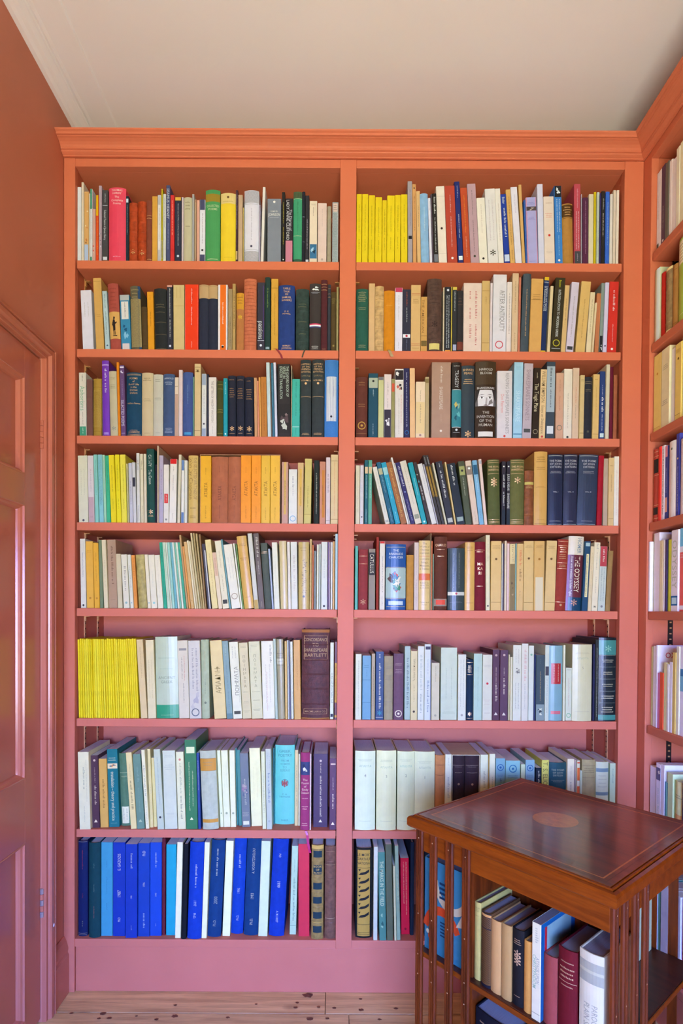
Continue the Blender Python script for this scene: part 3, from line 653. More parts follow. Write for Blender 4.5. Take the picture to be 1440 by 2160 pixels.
def reg(root, kind, w, h, colr, decs, shelf, order, mat4):
    BOOKS.append(dict(o=root, kind=kind, w=w, h=h, c=colr, decs=decs, shelf=shelf, order=order, m=mat4))
ORD = ['top', 'second', 'third', 'fourth', 'fifth', 'sixth', 'seventh', 'bottom']
DATA = '''
@ 1 L 150 370
60 100 118 0 p e8e4e2
102 128 70 0 p e8d5b0
129 178 165 0 p e0a860|i 0 1 e0a860 c87838 f0d8a0 805030|b .75 1 b8c4d0
180 190 185 0 t e8e0c8
190 213 135 0 p e6e0d0|b 0 .28 1f8a5f|b .94 1 1f8a5f|g .32 .7 556
214 246 340 0 p d8a890|i .5 .95 d8a890 d83820 e8c0a8
248 277 200 0 p e8491a|b 0 .31 f0b400|g .34 .9 ffd24a
278 308 105 0 p b8a0a0|i .3 1 b8a0a0 5a4850 e8dcd8 3a2c34
314 372 150 0 p 4a4745|g .05 .18 e8e4e0|r .215 ddd|d .28 .7 e6e2da Selected Poems of James Henry|q .935 .98 d8d4cc
374 548 122 0 j f0485a|h .015 .095 fff THOMAS/HARDY|h .105 .235 fff The/Complete/Poems|h .925 .945 fcd MACMILLAN
552 582 210 0 p 1c3038|b .04 .1 cdd|g .14 .6 9bb
584 668 275 0 L b5451f|m .84 au|r .18 a83a18|r .46 a83a18
670 757 262 0 L b8441c|m .84 au|r .18 a83a18|r .46 a83a18
760 814 255 0 h 8a4630|r .25 au|r .29 au|r .97 au
818 871 212 0 p e0a03c
873 908 200 0 p e8dcd0|p 0 .15 888078 d8d0c8|p .82 1 888078 d8d0c8|g .2 .7 665
909 926 135 0 t c9b020|p .7 .95 706a50 d0c090
928 958 188 0 p d8d4c0|g .06 .5 776
960 1000 100 0 p 4a5070|d .04 .44 e8e8f0 SEAMUS HEANEY|g .5 .85 aab
1002 1043 200 0 p d8302c|g .08 .62 ffd0a0
1048 1114 222 0 p 2b3140|b 0 .05 e8b040|g .1 .75 e8e8e0|c .9 ddd
1116 1136 222 0 t d9c2b8
1138 1220 222 0 j c9bb90|G .05 .2 6a5a3a 3|G .42 .46 6a5a3a 1
1222 1244 190 0 t b0a898|p .25 .95 4a4440 c8c0b8
1246 1268 245 0 t b08060|p .05 .95 7a4a38 d0b080
1270 1296 250 0 t e8a888
1299 1355 245 0 p e8e0dc|b 0 .165 4a4a62|b .87 1 4a4a62|g .22 .7 556|c .8 333
@ 1 L 430 370
12 160 145 0 j 4a9a52|b .055 .16 a08020|h .195 .285 f0e8b0 COLLECTED/POEMS|G .93 .96 f0e8b0 1
166 318 178 0 j f4cc28|b 0 .15 e8c878|c .06 6a4a20|G .115 .125 6a4a20 1|G .93 .94 a08010 1
320 342 150 0 t 4a3038|g .05 .55 e8dcd8|b .85 .97 d8b070
344 389 198 0 p c8a47c
391 402 325 0 t b89a50
405 552 150 0 j e6dcdc|p 0 .175 8a827c d0c8c4|r .19 999|r .82 999|p .84 1 8a827c d0c8c4|g .25 .7 889|c .775 445
556 570 300 0 t b8a8b0
573 602 118 18 p e8dcc8
640 779 238 0 p 85888a|h .18 .215 fff SAMUEL|h .215 .285 fff JOHNSON|G .29 .31 ddd 1|c .05 fff
786 818 170 0 p 2a2622|g .15 .45 e8d040|g .5 .75 e8c830|c .96 eee
821 898 235 0 p 2e2a2c|b .66 1 d08088|d@.35 .02 .65 f0e8e4 LADY ANNE CLIFFORD|d@.72 .17 .5 e0d4d0 The Diaries of
902 990 165 0 j 3f9a68|b 0 .09 4a5a38|r .1 d8d8a0|r .62 d8d8a0|b .95 1 2a5a40|g .15 .6 2a6848
991 1021 165 0 h 2a2a30|r .35 999|r .7 999
1023 1063 205 0 p 2e2c30|g .35 .8 cbb|q .95 .99 ccc
1066 1144 260 0 p ecd4b0|G .04 .07 544 2|g .1 .25 544|i .7 .93 3a7090 a8d0d8 183848
1150 1240 282 0 p e6c6ae|g .1 .4 b8a090|c .94 b8a090
1245 1286 312 0 h a89878
1296 1358 272 0 p 9aa098|p .17 1 5a6868 b8bcb0|q .02 .16 e0c0a8|G .04 .14 754 3
@ 1 R 740 370
53 106 190 0 p ecc912|g .15 .55 7a6a08|g .65 .8 7a6a08
109 171 190 0 p ecc912|g .15 .6 7a6a08|g .65 .82 7a6a08
174 240 203 0 p eac710|g .15 .6 7a6a08|g .65 .8 7a6a08
243 311 222 0 p ecc912|g .15 .6 7a6a08|g .65 .82 7a6a08
314 360 252 0 p eac612|g .15 .55 7a6a08|g .6 .8 7a6a08
362 440 205 0 p eecc12|g .15 .55 7a6a08|g .62 .8 7a6a08
442 500 200 0 p ecc912|g .15 .55 7a6a08|g .62 .8 7a6a08
506 572 193 -6 p ecc912|g .15 .55 7a6a08|g .62 .8 7a6a08
577 624 60 -17 p a89a94|g .1 .55 766|q .67 .71 222
628 666 90 -20 p d89a58|c .05 543|g .15 .6 7a5a30
670 709 160 -22 p dfb070|g .2 .5 7a5a30
712 792 183 -20 h 8fb4cc|g .2 .55 d8e4ec
797 824 230 -26 p e4dcdc|g .05 .2 a66
826 838 190 -28 t 6a5a60
840 886 185 -36 p 28241f|k .05 .3 f0f0ea|g .35 .85 e8e8e0|b .88 .99 777
888 974 112 -42 p eedcc0|r .13 cba|r .88 cba|c .55 322
978 1080 108 -44 p b8432c|g .12 .35 f0d0c0|g .4 .8 f0d0c0|c .94 f8e8e0
1086 1140 65 -52 p 1c2c68|g .05 .2 cce|g .4 .7 dde|q .91 .96 e8ecf4
1143 1212 128 -50 p c04a24|g .1 .6 f0a030|g .65 .92 e8c0a0
1213 1300 88 -46 p c09a98|g .08 .4 443|g .45 .85 544|c .9 443
1301 1386 230 -42 p f0e2c4|g .1 .55 a98|c .92 222
@ 1 R 1020 370
48 150 138 -45 p e6dccb|g2 .15 .7 a99|m .86 443
151 206 135 -52 p ece0c8|g .2 .7 a98
210 267 192 -58 p 1a3a90|d .04 .14 f4f4f8 Butler|k .2 .64 f4f4f8|b .87 .97 c8d0e8
270 318 145 -58 p dda95c|g .1 .75 6a4a20|g .82 .97 6a4a20
322 388 120 -60 p e6dcdc|g .1 .35 bab
392 424 95 -50 p dba860
427 440 250 -30 t 3a68b0
444 552 225 -28 p b0a8cc|s 0 .08 0 1 e88080|s .93 1 0 1 e88080|G .07 .11 4a58a8 2|i .14 .2 5a4a48 d8c8a8 2a2024|G .29 .34 6a68a8 3|G .95 .97 4a58a8 1
556 614 90 -25 p dad4dc
618 722 215 -24 p ecd4b8|G .08 .11 a87858 2|G .24 .32 d86048 3|c .58 d83020|G .82 .85 a98 2
727 801 108 -24 p 3a80c0|i 0 .145 282828 e8e8e8 e8e8e8|g2 .17 .6 f0f4f8|g .64 .9 b8d8f0|c .96 fff
805 912 285 -16 h b8803a|b .02 .22 5a3a18|G .04 .2 au 4|r .24 5a3a18
915 981 88 -10 p c04a50|b .84 1 4a4a4a|g .06 .3 e8c0c0|g2 .34 .82 f4e0e0|g .87 .97 bbb
984 995 190 -6 t c8b8b8
997 1057 225 -8 p 5a2a44|g .05 .85 c898a8
1060 1108 190 -2 p e0cfa4
1110 1136 168 -2 t d8b818|g .1 .4 7a6a20
1138 1167 170 0 p c4c8b0|g .4 .9 888
1169 1183 180 0 t 3a3060
1184 1225 160 0 p 2c2a26|g .1 .25 eee|g .3 .62 fff
1226 1268 165 0 p 3868c0|g .15 .75 a8c8f0
1270 1300 190 2 p e8d8c0
1303 1332 150 2 p e0c8a8
1336 1363 150 2 p f0dcbc
@ 2 L 150 570
118 228 205 -26 p e8e0ea|g2 .2 .45 998
252 334 82 -34 p dca858|r .05 a7813c|G .5 .55 b88838 2
345 392 212 -34 p b8ccc8|g .05 .3 455|g .35 .75 344|c .93 567
395 500 135 -32 h b05040|b .43 .84 e0a858|Y .5 .8 2a2220|G .05 .4 8a3428 6
508 607 252 -20 p 3a88a8|b 0 .1 b8b8b0|q .12 .44 e4dccc|g .14 .42 333|i .45 .88 3a88a8 8ac0d0 1c5878|q .88 1 e0d0c8
610 712 160 -20 h 6a6048|s .78 1 0 1 2a4868|p .2 .95 3a3428 b8a068|G .03 .2 b8a068 3
718 776 370 -12 h 5a4426|r .1 3a2a18|r .9 3a2a18
779 842 220 -14 p e89a20|g .05 .15 8a5a10|g .35 .6 6a4010
846 970 185 -14 h 2c2e2c|G .24 .32 7a6a4a 2|G .37 .4 7a6a4a 1|r .55 7a6a4a|r .75 7a6a4a|r .98 7a6a4a
972 1031 152 -8 p 30323a|b 0 .03 e0a088|g .05 .5 f4f4f0|g .53 .82 f4f4f0|c .93 ddd
1035 1147 150 -4 p d8bc7c|r .32 a8863c|s .3 .34 .03 .2 c0a060|s .6 .64 .03 .2 c0a060
1150 1286 145 0 p f23c12|s 0 .03 0 1 f0d0c8|s .97 1 0 1 f0d0c8|g .06 .3 fff0e8|g .34 .62 fff0e8|g .86 .96 ffe0d0
1290 1386 145 0 h 2f3240|b 0 .205 c8a06c|r .02 9a7444
@ 2 L 430 570
42 134 150 0 h 2f3240|b 0 .205 c8a06c|r .02 9a7444
140 238 148 0 p f0e4dc|s .22 .84 0 1 f0701c|g .27 .6 fff|c .93 fff|c .94 222
243 285 190 0 p a88c60|g .45 .95 5a4830
286 319 138 0 p c09858|k .1 .7 4a3018
325 401 230 0 h c07840|b 0 .28 d8962c|m .42 e8b830|G .05 .2 8a5418 3
403 528 85 0 h d0704a|G .17 .3 8a3c24 3|G .57 .6 8a3c24 1|r .04 9a4a30|r .09 9a4a30|r .14 9a4a30|r .33 9a4a30|r .38 9a4a30|r .43 9a4a30|r .48 9a4a30|r .53 9a4a30|r .63 9a4a30|r .68 9a4a30|r .73 9a4a30|r .78 9a4a30|r .83 9a4a30|r .88 9a4a30|r .93 9a4a30
538 613 125 0 p 3a3640|d .57 .84 f4f4f4 passions|r .86 ddd|c .93 e8e8e8|s .8 .86 .05 .84 5a3a8a
615 669 70 0 h 2a4038|g .15 .42 98b048|q .95 .98 9aa
678 749 88 0 p dca038|r .13 8a6418|g .2 .8 9a7020
752 916 150 0 h 2a4078|h .03 .25 au TABLE/TALK/OF/SAMUEL/ROGERS|h .38 .45 au G. H./POWELL|h .9 .97 au BRIMLEY/JOHNSON
928 1060 190 0 L 34443c|G .22 .3 7a7450 2|G .5 .54 7a7450 1|G .7 .73 8a8458 1
1066 1181 135 0 j 3a322e|i .03 .11 3a322e ffffff f0f0f0|G .12 .15 ddd 2|b .592 .61 d03858|b .61 .633 f4f0f4|b .633 .65 3a4878|G .92 .975 fff 3
1183 1246 98 0 h 5a2a2c|r .06 au|r .1 au|r .14 au|G .95 .98 a87858 2
1249 1281 145 0 h 3a3c40|r .06 a87858|r .14 a87858|r .19 a87858
1284 1336 220 0 h 5a4626|G .1 .2 9a8448 3|c .9 9a8448
1338 1360 170 0 p a89860
@ 2 R 740 570
52 172 188 0 h 2e5c48|G .04 .21 c8b078 6|G .29 .34 c8b078 2|G .89 .95 c8b078 2
177 240 135 0 p dcae74
242 330 160 0 L d0a468|r .14 a8783c|r .2 a8783c|r .32 a8783c|r .45 a8783c|r .65 a8783c|r .93 a8783c|G .33 .36 7a5a30 2
332 441 205 0 h d8841a|G .23 .26 e8a848 1
443 519 178 0 p e6dcdc|b 0 .068 c8405c|g .12 .27 998|g .29 .5 887|g .85 .96 998
521 602 195 0 p 2e2e3e|b .715 .77 f0e8ea|c .742 c03040|g .04 .27 f07038|g .29 .53 f0f0f4|g .8 .97 889
604 703 150 0 p dcae6c|r .13 b85a38|r .15 b85a38|G .2 .28 8a6430 3|r .88 b85a38|r .9 b85a38|G .93 .95 8a6430 1
705 769 270 0 p d49c50|d@.35 .05 .66 6a4420 THE AMERICAN|r .71 5a3c1c|b .8 .9 7a6030
771 917 85 0 L 5a4034|G .05 .35 3e2a22 6|m .62 3e2a22|q .88 .965 e0c870
929 944 175 0 t e0c8a0
945 1008 170 0 p 26282c|c .05 ddd|g2 .13 .95 e8e8e0|b .98 1 e09038
1010 1022 168 0 t d8b848
1023 1071 170 0 p 2c2e30|b 0 .045 d8b848|g .07 .37 eee|q .88 .97 aab
1073 1134 205 0 h 34302e|G .1 .25 6a4838 3|b .83 .96 7a3c2c
1136 1319 130 0 p e8ccb4|k@.68 .12 .52 b82838|k@.36 .12 .24 b82838|k@.36 .36 .52 b82838|k@.68 .6 .9 b82838|k@.36 .6 .8 b82838
1322 1401 108 0 p d4ac68|r .14 8a6428|r .87 8a6428|g .22 .34 8a6428
@ 2 R 1020 570
60 84 130 2 t e4d0c8
85 223 45 6 p e2d8d2|d@.7 .2 .73 555 AFTER ANTIQUITY|g .22 .68 998|C .9 d04048
226 275 120 6 p ead8c8|g .16 .74 443
277 341 22 8 p dcb88c|g .1 .5 8a6a40|g .75 .97 8a6a40
343 368 72 8 p d07858|g .3 .75 7a3420
370 452 35 25 h 4a5458|g .2 .8 au
457 580 88 20 p dca458|G .2 .29 8a6430 3|r .285 8a6430
572 626 70 32 p 1c3058|b 0 .045 e8b820|b .97 1 e8b820|h .055 .085 eef Holton|d@.68 .12 .45 eef Literature and society|d@.32 .12 .45 eef in Renaissance Crete
640 673 162 30 p e8cc98|g .5 .9 b89858
675 776 80 45 p 3a3420|d .03 .13 d8d020 Beaton|d .16 .8 f4f4e8 INTRODUCTION TO MODERN GREEK|C .88 c8b830|r .955 ddd
779 826 155 38 p dcb474|g .2 .6 6a4a1c
829 906 125 55 p d8c8d0|g .2 .8 776|q .92 .97 444
924 1022 118 62 p e0b468|g .25 .8 7a5420
1034 1086 225 45 p e8d0a0|g .12 .7 6a4c28
1089 1112 330 32 t e8cc9c
1118 1162 235 25 p c87848|p .1 .9 9a5430 d88858
1165 1201 130 25 p 8a9688|i .75 1 2a2a2c d8d8d0 c8c8c0
1203 1245 125 26 p d8ccdc|c .9 223
1248 1341 118 20 p d83428|k .12 .44 f8e0d8|g .6 .85 f0c8c0|c .95 fff
@ 3 L 150 745
84 156 198 -8 p e8dccc|d .21 .6 4aa878 Aphorisms|g .03 .14 333|g .62 .83 665|b .85 1 4a9a78|g .87 .98 cec
159 219 265 -4 p 7a5048
221 302 258 0 h b08838|r .15 906a20|r .92 906a20|p .2 .85 906a20 c09a48
304 314 280 0 t e0c0b0
320 390 75 -20 j 7a3cb8|b .05 .065 c8a8e8|k .11 .28 f0e8f8|k .3 .43 f0e8f8|q .95 .98 a888d8
396 472 182 -18 j c8ba98|G .09 .13 7a6a48 2|G .2 .27 7a6a48 3|m .88 998
476 502 92 -28 t e88418
505 553 122 -18 p 6a4a78|b .02 .04 e8e0f0|i .05 .13 6a4a78 e8e0f0 e8e0f0|g .2 .45 a898c0|d .49 .86 e8dcf0 SELECTED POEMS|r .96 c8b8d8
556 709 195 -4 h 1e4660|r .025 au|r .04 au|h .07 .34 au POEMS/of/Rural Life/in the/Dorset/Dialect|h .46 .5 au William Barnes|G .89 .95 au 3|r .97 au|r .985 au
712 826 198 0 j d4bc94|G .07 .13 6a5a38 2|G .4 .45 6a5a38 3|G .94 .95 6a5a38 1
828 926 215 0 j ccc4b0|G .07 .13 6a6a58 2|G .37 .42 6a6a58 3|G .94 .95 6a6a58 1
928 1042 210 0 h 46587c|h .05 .09 e4e8f0 ARNOLD|h .12 .18 d8e0ec POETICAL/WORKS|G .86 .95 d0d8e8 4
1046 1086 245 0 p e4ccb4|p .29 1 9a5c4c d8b8a0|r .29 754|G .1 .2 543 1
1088 1126 170 0 p e4ccc8|g .1 .5 d8b8b4
1128 1228 192 0 h 485a90|g .2 .5 7a9ac0|q .93 .97 4a98c8
1230 1244 240 0 t 6a9078
1246 1310 108 0 p dcbc88|G .03 .12 6a5028 3|c .1 6a5028|r .92 6a5028
1320 1368 210 0 p e0dcd4|p 0 .18 6a7898 b8c0cc|p .87 1 6a7898 b8c0cc|g .24 .65 667|c .8 334
1369 1391 215 0 t 2a2c3c
@ 3 L 430 745
48 127 245 -4 p e8dcd0|d .06 .76 333 THE LETTERS OF VINCENT VAN GOGH|g .82 .96 998
130 191 278 0 h 4a4a24|r .07 a89848|r .15 a89848|r .52 a89848|r .56 a89848|r .94 a89848
196 239 255 -3 p 1c98a4|g .07 .28 d0f0f0|c .95 e8f4f4
244 323 228 -4 h 282a38|G .05 .08 b88858 1|G .19 .36 b88858 5|m .86 au|G .93 .95 au 1
328 409 230 -4 h 282a38|G .05 .08 b88858 1|G .19 .38 b88858 5|m .86 au|G .93 .95 au 1
414 501 242 -4 h 282a38|G .05 .08 b88858 1|G .19 .38 b88858 5|m .86 au|G .93 .95 au 1
512 543 250 -10 p d09868
545 561 280 -12 t e09070
563 582 245 -13 t e8a050
584 641 240 -14 p c07830|g .1 .9 8a4c18
645 681 95 -25 p c8d4d4|g .1 .6 bcc
684 692 110 -22 t 8a7060
694 718 100 -22 t 3a7088|g .1 .6 8ab8c8
720 746 95 -22 p e0d8e4
750 879 112 -10 p 2e2a28|d@.78 .03 .45 d8e8d0 THE OXFORD BOOK OF|d@.52 .03 .2 d8e8d0 VERSE IN|d@.28 .03 .48 d8e8d0 ENGLISH TRANSLATION|i .55 .95 2e2a28 8a7470 c8c8b8 5a4848
881 888 125 0 t e0d0a8
890 969 262 0 p 40b09c|g .05 .35 1a6a60|g .4 .65 1a6a60|b .815 .825 c8e8dc|g .85 .96 1a6a60
972 1083 60 0 h 3a4040|h .04 .17 au HISTORY/OF THE/FRENCH/REVOLUTION|h .19 .22 b89860 CARLYLE|h .25 .28 au VOLUME II|c .305 au|r .475 au|G .94 .97 au 2
1090 1213 62 0 h 3a4040|h .04 .17 au HISTORY/OF THE/FRENCH/REVOLUTION|h .19 .22 b89860 CARLYLE|h .25 .28 au VOLUME I|c .305 au|r .475 au|G .94 .97 au 2
1218 1356 48 0 j 3a78bc|p 0 1 2a68ac 4a88cc|q .215 .79 e4e0dc|g2 .26 .48 99a|c .73 334
@ 3 R 740 745
50 166 240 0 h 6a382c|G .07 .15 a87848 2|G .43 .5 a87848 2|r .93 a87848|C .8 c89840|c .8 c89840
174 271 205 0 p 0a4a5c|b .07 .225 b0b49c|g .25 .36 d8e8e8|g .78 .97 d8e8e8|c .12 333
274 329 240 0 p c8c488|p 0 .055 3a3450 8a8480
332 406 215 0 p e4d0c8|b .555 1 3a3440|i .57 .98 3a3440 f0e8e8 f0e8e8 a8a0a0|g .12 .32 665|g .38 .53 665
407 441 260 0 p 9a9058|b .08 .22 d0583c
444 532 160 -6 p e0d4c8|b .015 .18 f0e8e0|i .02 .16 2a2428 f0e8e0|i .2 .36 e0d4c8 2a2428 c86858|g@.72 .38 .8 d05048|g@.45 .42 .95 998
535 594 155 -10 p 2a2850|g .06 .17 dde|g .2 .85 dde|C .92 2a78b8
597 650 152 -8 p eab884
652 748 290 0 p ecd0ac|b .36 .92 e8c890|g .16 .34 665|g .4 .75 554|c .95 a88
750 790 240 -4 p b8a074|b .03 .1 8a7448
812 1006 92 0 p b08a74|k .05 .28 e8d8c8|d .32 .62 e8d8c8 SHAKESPEARE|g .68 .78 c8a894|c .9 e8d8c8
1018 1115 92 0 j 2a2420|G .035 .06 e8e8e0 1|d .105 .335 f0f0f0 TRAGEDY|i .365 .85 3a8890 6ab8b8 1c5868 c8b060|r .36 eee|r .855 eee|c .89 ddd|G .92 .93 eee 1
1117 1250 125 0 j 34424a|h .035 .13 au SHAKES/PEARE|G .175 .26 au 3|m .94 au
1258 1466 82 0 j 3a2a1e|b 0 .3 4a3a28|h .08 .175 f0e8e0 HAROLD/BLOOM|h .325 .365 fff SHAKESPEARE|Z .37 .58|h .635 .85 e8dcd0 THE/INVENTION/OF THE/HUMAN|q .91 .975 e8e0d8
@ 3 R 1020 745
132 286 180 -2 p ddd2d2|d@.68 .03 .93 777 READING SHAKESPEARE'S SONNETS|d@.36 .34 .62 e07068 Don Paterson|c .965 d85048
294 387 92 8 p a4cce0|G .05 .1 7aa8c0 2|d .37 .78 d4e8f4 SHAKESPEARE|b .93 .95 6a9ab8
388 480 105 16 p c0aeb4|d .08 .76 8a7680 SHAKESPEARE'S SONNETS|q .87 .92 555
484 553 150 22 p 2e2418|g .07 .16 e8d8b0|d .22 .62 f0e0b8 The Tragic Plane|C .9 a89878
557 620 165 16 p e8c490|d .02 .48 3a2c20 WILLIAM EMPSON|d .52 .93 4a3828 Essays on Shakespeare|c .97 c85048
623 712 80 8 p 3e4c58|b .06 .65 a8b4bc|k .08 .34 4a5458|g .36 .6 445|q .83 .93 d8dce0
724 801 200 4 p d4a488|g .1 .3 9a6a50|g .35 .58 b86848|C .83 776
803 889 160 4 p eadcc8|g .35 .85 887|c .97 444
891 964 150 6 p dcbca0|g .27 .5 d86848|g .52 .72 887
957 1010 222 8 p d8bc84|G .06 .1 6a5428 2|r .91 6a5428
1012 1094 240 4 h 2e3038|r .08 98886a|r .11 98886a|G .19 .24 88785a 2|c .88 5a584a
1096 1161 215 10 p e0b874|G .06 .09 8a6428 1|g .2 .6 b88c48|r .92 8a6428
1165 1223 185 8 p 28427c|g .2 .36 dde|k .38 .6 fff|g .63 .88 dde|q .91 .97 cdd
1226 1266 115 8 p d8ccb0
1270 1305 140 2 h 6a1a30
1309 1346 220 2 h a86040
@ 4 L 150 930
78 173 150 -14 p e4e0d0|g2 .2 .6 bba|c .97 556
177 237 150 -15 p e0d4e0|b .62 1 c8a8b8|g .2 .55 a9a|G .9 .93 856 2
243 281 140 -20 p 8ed0cc|g .08 .6 3a8888
284 331 140 -20 p 8cc8d8|g2 .08 .75 3a7c98
333 359 142 -22 p a8d8c0|g .08 .6 589
361 400 150 -20 p 40b890|g .08 .6 1a7858
404 460 145 -28 p f0d820|g .15 .55 8a7a18|g .65 .8 8a7a18
462 508 140 -25 p f0dc20|g .15 .55 8a7a18|g .65 .8 8a7a18
510 566 140 -20 p f0e050|g .15 .55 8a7a18|g .65 .8 8a7a18
570 588 230 -16 t c8c090
590 628 225 -22 p c8c4d8|g .3 .7 556
630 663 218 -25 p d4d0d8|b .25 .4 334
668 701 125 -12 p dcd8d8|k .1 .25 557|g .75 .98 778
704 736 132 -12 p e4d4bc|k .1 .24 764|g .75 .98 876
739 766 132 -10 p e0d4c0|g .1 .25 876
768 846 80 -14 h 25504c|d .08 .24 e8ece8 CAVAFY|d .28 .48 e8ece8 The Canon|m .85 au|G .89 .92 au 2
848 866 240 0 t 2a2438
869 886 50 -2 p d8bca4
888 931 148 0 p b8acc8|g .2 .65 6a5a88
934 988 240 0 p e8e0dc|q .5 .66 d84040|g .52 .64 fcc|c .94 888
990 1060 185 10 p ece4e0|b 0 .075 d82420|g .12 .2 887|g .25 .5 778|g .85 .95 998
1072 1101 140 14 p dcd0b8
1110 1142 195 4 p e8e4e0|b 0 .165 6080b8|b .83 1 6080b8
1145 1173 198 2 p e0dcd4
1184 1280 148 0 j d8b46c|d@.28 .03 .65 6a4a20 John Jay Chapman|d@.74 .03 .65 7a5828 THE SELECTED WRITINGS OF|G .76 .79 6a4a20 1|G .88 .93 6a4a20 2
1306 1414 152 0 p f0b020|u .4 .62 5a4010 ATAKTA|g .18 .28 8a6818|g .75 .95 8a6818
@ 4 L 430 930
75 238 160 0 h b4694c|u .44 .66 5a2c1c ATAKTA|g .15 .25 7a3c2c|g .73 .95 7a3c2c
240 368 160 0 h b4694c|u .44 .66 5a2c1c ATAKTA|g .17 .25 7a3c2c|g .73 .95 7a3c2c
371 474 148 0 p f89818|u .38 .6 6a3c08 ATAKTA|g .17 .27 a86010|g .75 .95 a86010
477 574 148 0 p f89818|u .38 .6 6a3c08 ATAKTA|g .17 .27 a86010|g .75 .95 a86010
577 667 150 0 p ecb83a|u .38 .6 5a4010 ATAKTA|g .17 .27 8a6818|g .77 .95 8a6818
669 767 148 0 p f0b838|u .38 .6 5a4010 ATAKTA|g .17 .27 8a6818|g .77 .95 8a6818
784 850 215 0 p c89888|s .35 .7 0 .85 d8b060|g .3 .7 7a5a30
856 941 288 0 p e4e0dc|k .13 .35 889|g .3 .5 99a|C .9 7ab0d8
945 1005 222 2 p d4b07c|s .3 .7 .1 .7 dcb050|g .4 .72 7a5a30
1010 1082 182 8 p d0bc6c|g .42 .75 7a6a28|r .85 8a7830
1110 1162 198 0 h 2e3432|g .2 .85 d8d8c8
1168 1228 210 0 p c88468|s .4 .85 .14 .9 c88030|g .38 .7 6a3c20
1232 1276 168 0 p d8c4c8|k .25 .55 7a6a80|r .95 643|g .78 .9 99a
1280 1356 140 0 p dcc090|r .09 8a6c38|r .93 8a6c38|g .1 .9 d88860
@ 4 R 740 930
45 87 248 0 p d8ccb0|g .1 .8 b8ac90
89 127 248 0 p d4ccd0|g .1 .6 aab|c .88 445
134 171 195 0 p 0e5c68|b .105 .21 d8bc94|g .24 .6 b8d8d8|g .77 .97 b8d8d8
172 211 195 0 p 5aa088|b .105 .21 d8bc94|g .24 .6 d8e8dc
348 396 270 -135 p dcd4c8|g .1 .8 998|q .93 .97 aaa
400 447 222 -150 p 0e5c78|b .1 .2 b8b08c|g .22 .5 a8d0d8|g .75 .97 a8d0d8
450 503 225 -155 p 1c98b8|b .08 .2 98c8d0|g .25 .6 a8e0e8|g .8 .97 a8e0e8
507 568 225 -160 p a06028|k .1 .9 e0b060
570 590 170 -185 t e0d8d0
592 605 225 -172 t c8c0c0
606 651 225 -170 p 2a2460|k .06 .4 e0e0f0|c .48 8a98c8|g .6 .95 c0c0e0
653 720 212 -165 p d8ccbc|g .1 .7 998|q .85 .92 998
723 775 225 -152 p 0a98a8|g .25 .55 c0e8e8|c .96 d8f0f0
778 816 222 -155 p 3a2e28|i .15 .36 3a2e28 2a98a0 e0d0c0|k .38 .62 f0f0f0
818 870 238 -152 p d8d4d4|g .2 .5 99a
872 889 238 -150 t b0a8b8
891 921 150 -188 p 3a3430|b .16 .6 8a6828|g .03 .14 ddd|g .18 .58 e0b848
922 953 150 -185 p 3a3430|b .16 .6 8a6828|g .03 .14 ddd|g .18 .58 e0b848
955 976 225 -140 t d0c8b0
978 1049 215 -130 p 2c2c34|g .03 .1 eee|k .15 .6 e8e8f0|q .9 .97 bbb
1051 1069 215 -110 t dcc088
1071 1158 235 -108 p 1c2830|k .03 .38 f0f0f0|q .88 .95 9aa
1160 1224 210 -84 p 4a5238|b .08 .22 a0a468|g .25 .55 d8dcc8|c .15 333
1238 1298 205 -88 p dcc4b4|b .08 .22 8a7c74|g .3 .4 d88868|g .8 .97 998|c .12 eee
1300 1348 200 -80 p 7ab0d8|b .07 .22 2a5c80|g .26 .5 d8e8f4|g .75 .9 5a80a0
1352 1383 187 -68 p e8ccc4|q .02 .07 aab
1392 1514 188 -14 h 5a6038|r .02 au|r .05 au|h .09 .18 au THE ARDEN/SHAKESPEARE|r .22 au|m .33 au|m .37 au|r .92 au|r .95 au|r .97 au
@ 4 R 1020 930
177 219 208 0 p 2e2a34|c .08 eee|k .21 .42 f0f0f0|k .48 .7 f0f0f0|b .76 1 26303c
227 265 208 0 p 2e2a34|c .08 eee|d .2 .46 f0f0f0 JULIUS CAESAR|d .5 .74 f0f0f0 SHAKESPEARE|b .76 1 26303c
268 410 185 0 h 68683c|r .02 au|r .05 au|h .09 .18 au THE ARDEN/SHAKESPEARE|r .22 au|m .32 au|r .92 au|r .95 au|r .97 au
412 504 300 0 L 8a5030|b .21 .26 c8b868|G .27 .33 d8b878 2|r .5 a86838|r .66 a86838|r .8 a86838
509 642 108 0 j d8a860|G .06 .15 8a6430 3|G .2 .25 8a6430 2|G .47 .49 8a6430 2|G .92 .93 8a6430 1|r .98 8a6430
651 800 135 0 j 263250|r .02 d8dce0|h .07 .2 dde THE POEMS/OF JOHN/DRYDEN|G .23 .27 ccd 2|h .515 .545 dde VOL. I|G .93 .95 bbc 1|r .985 d8dce0
805 944 135 4 j 2c3450|r .02 d8dce0|h .07 .2 dde THE POEMS/OF JOHN/DRYDEN|G .23 .27 ccd 2|h .515 .545 dde VOL. II|G .93 .95 bbc 1|r .985 d8dce0
946 1142 140 20 j 34425e|r .02 d8dce0|h .07 .2 dde THE POEMS/OF JOHN/DRYDEN|G .23 .27 ccd 2|h .515 .545 dde VOL. III|G .93 .95 bbc 1|r .985 d8dce0
1144 1197 150 34 h a8182c
1204 1252 180 14 p c0a898
1255 1313 172 14 p e0c090|G .1 .13 8a6a38 1|g .25 .5 8a6a38|r .9 8a6a38
1314 1386 158 9 p eee8e4|g .2 .85 dbb
@ 5 L 150 1110
98 152 128 -12 p e8e6f0|g .2 .55 6a88b8|c .96 445
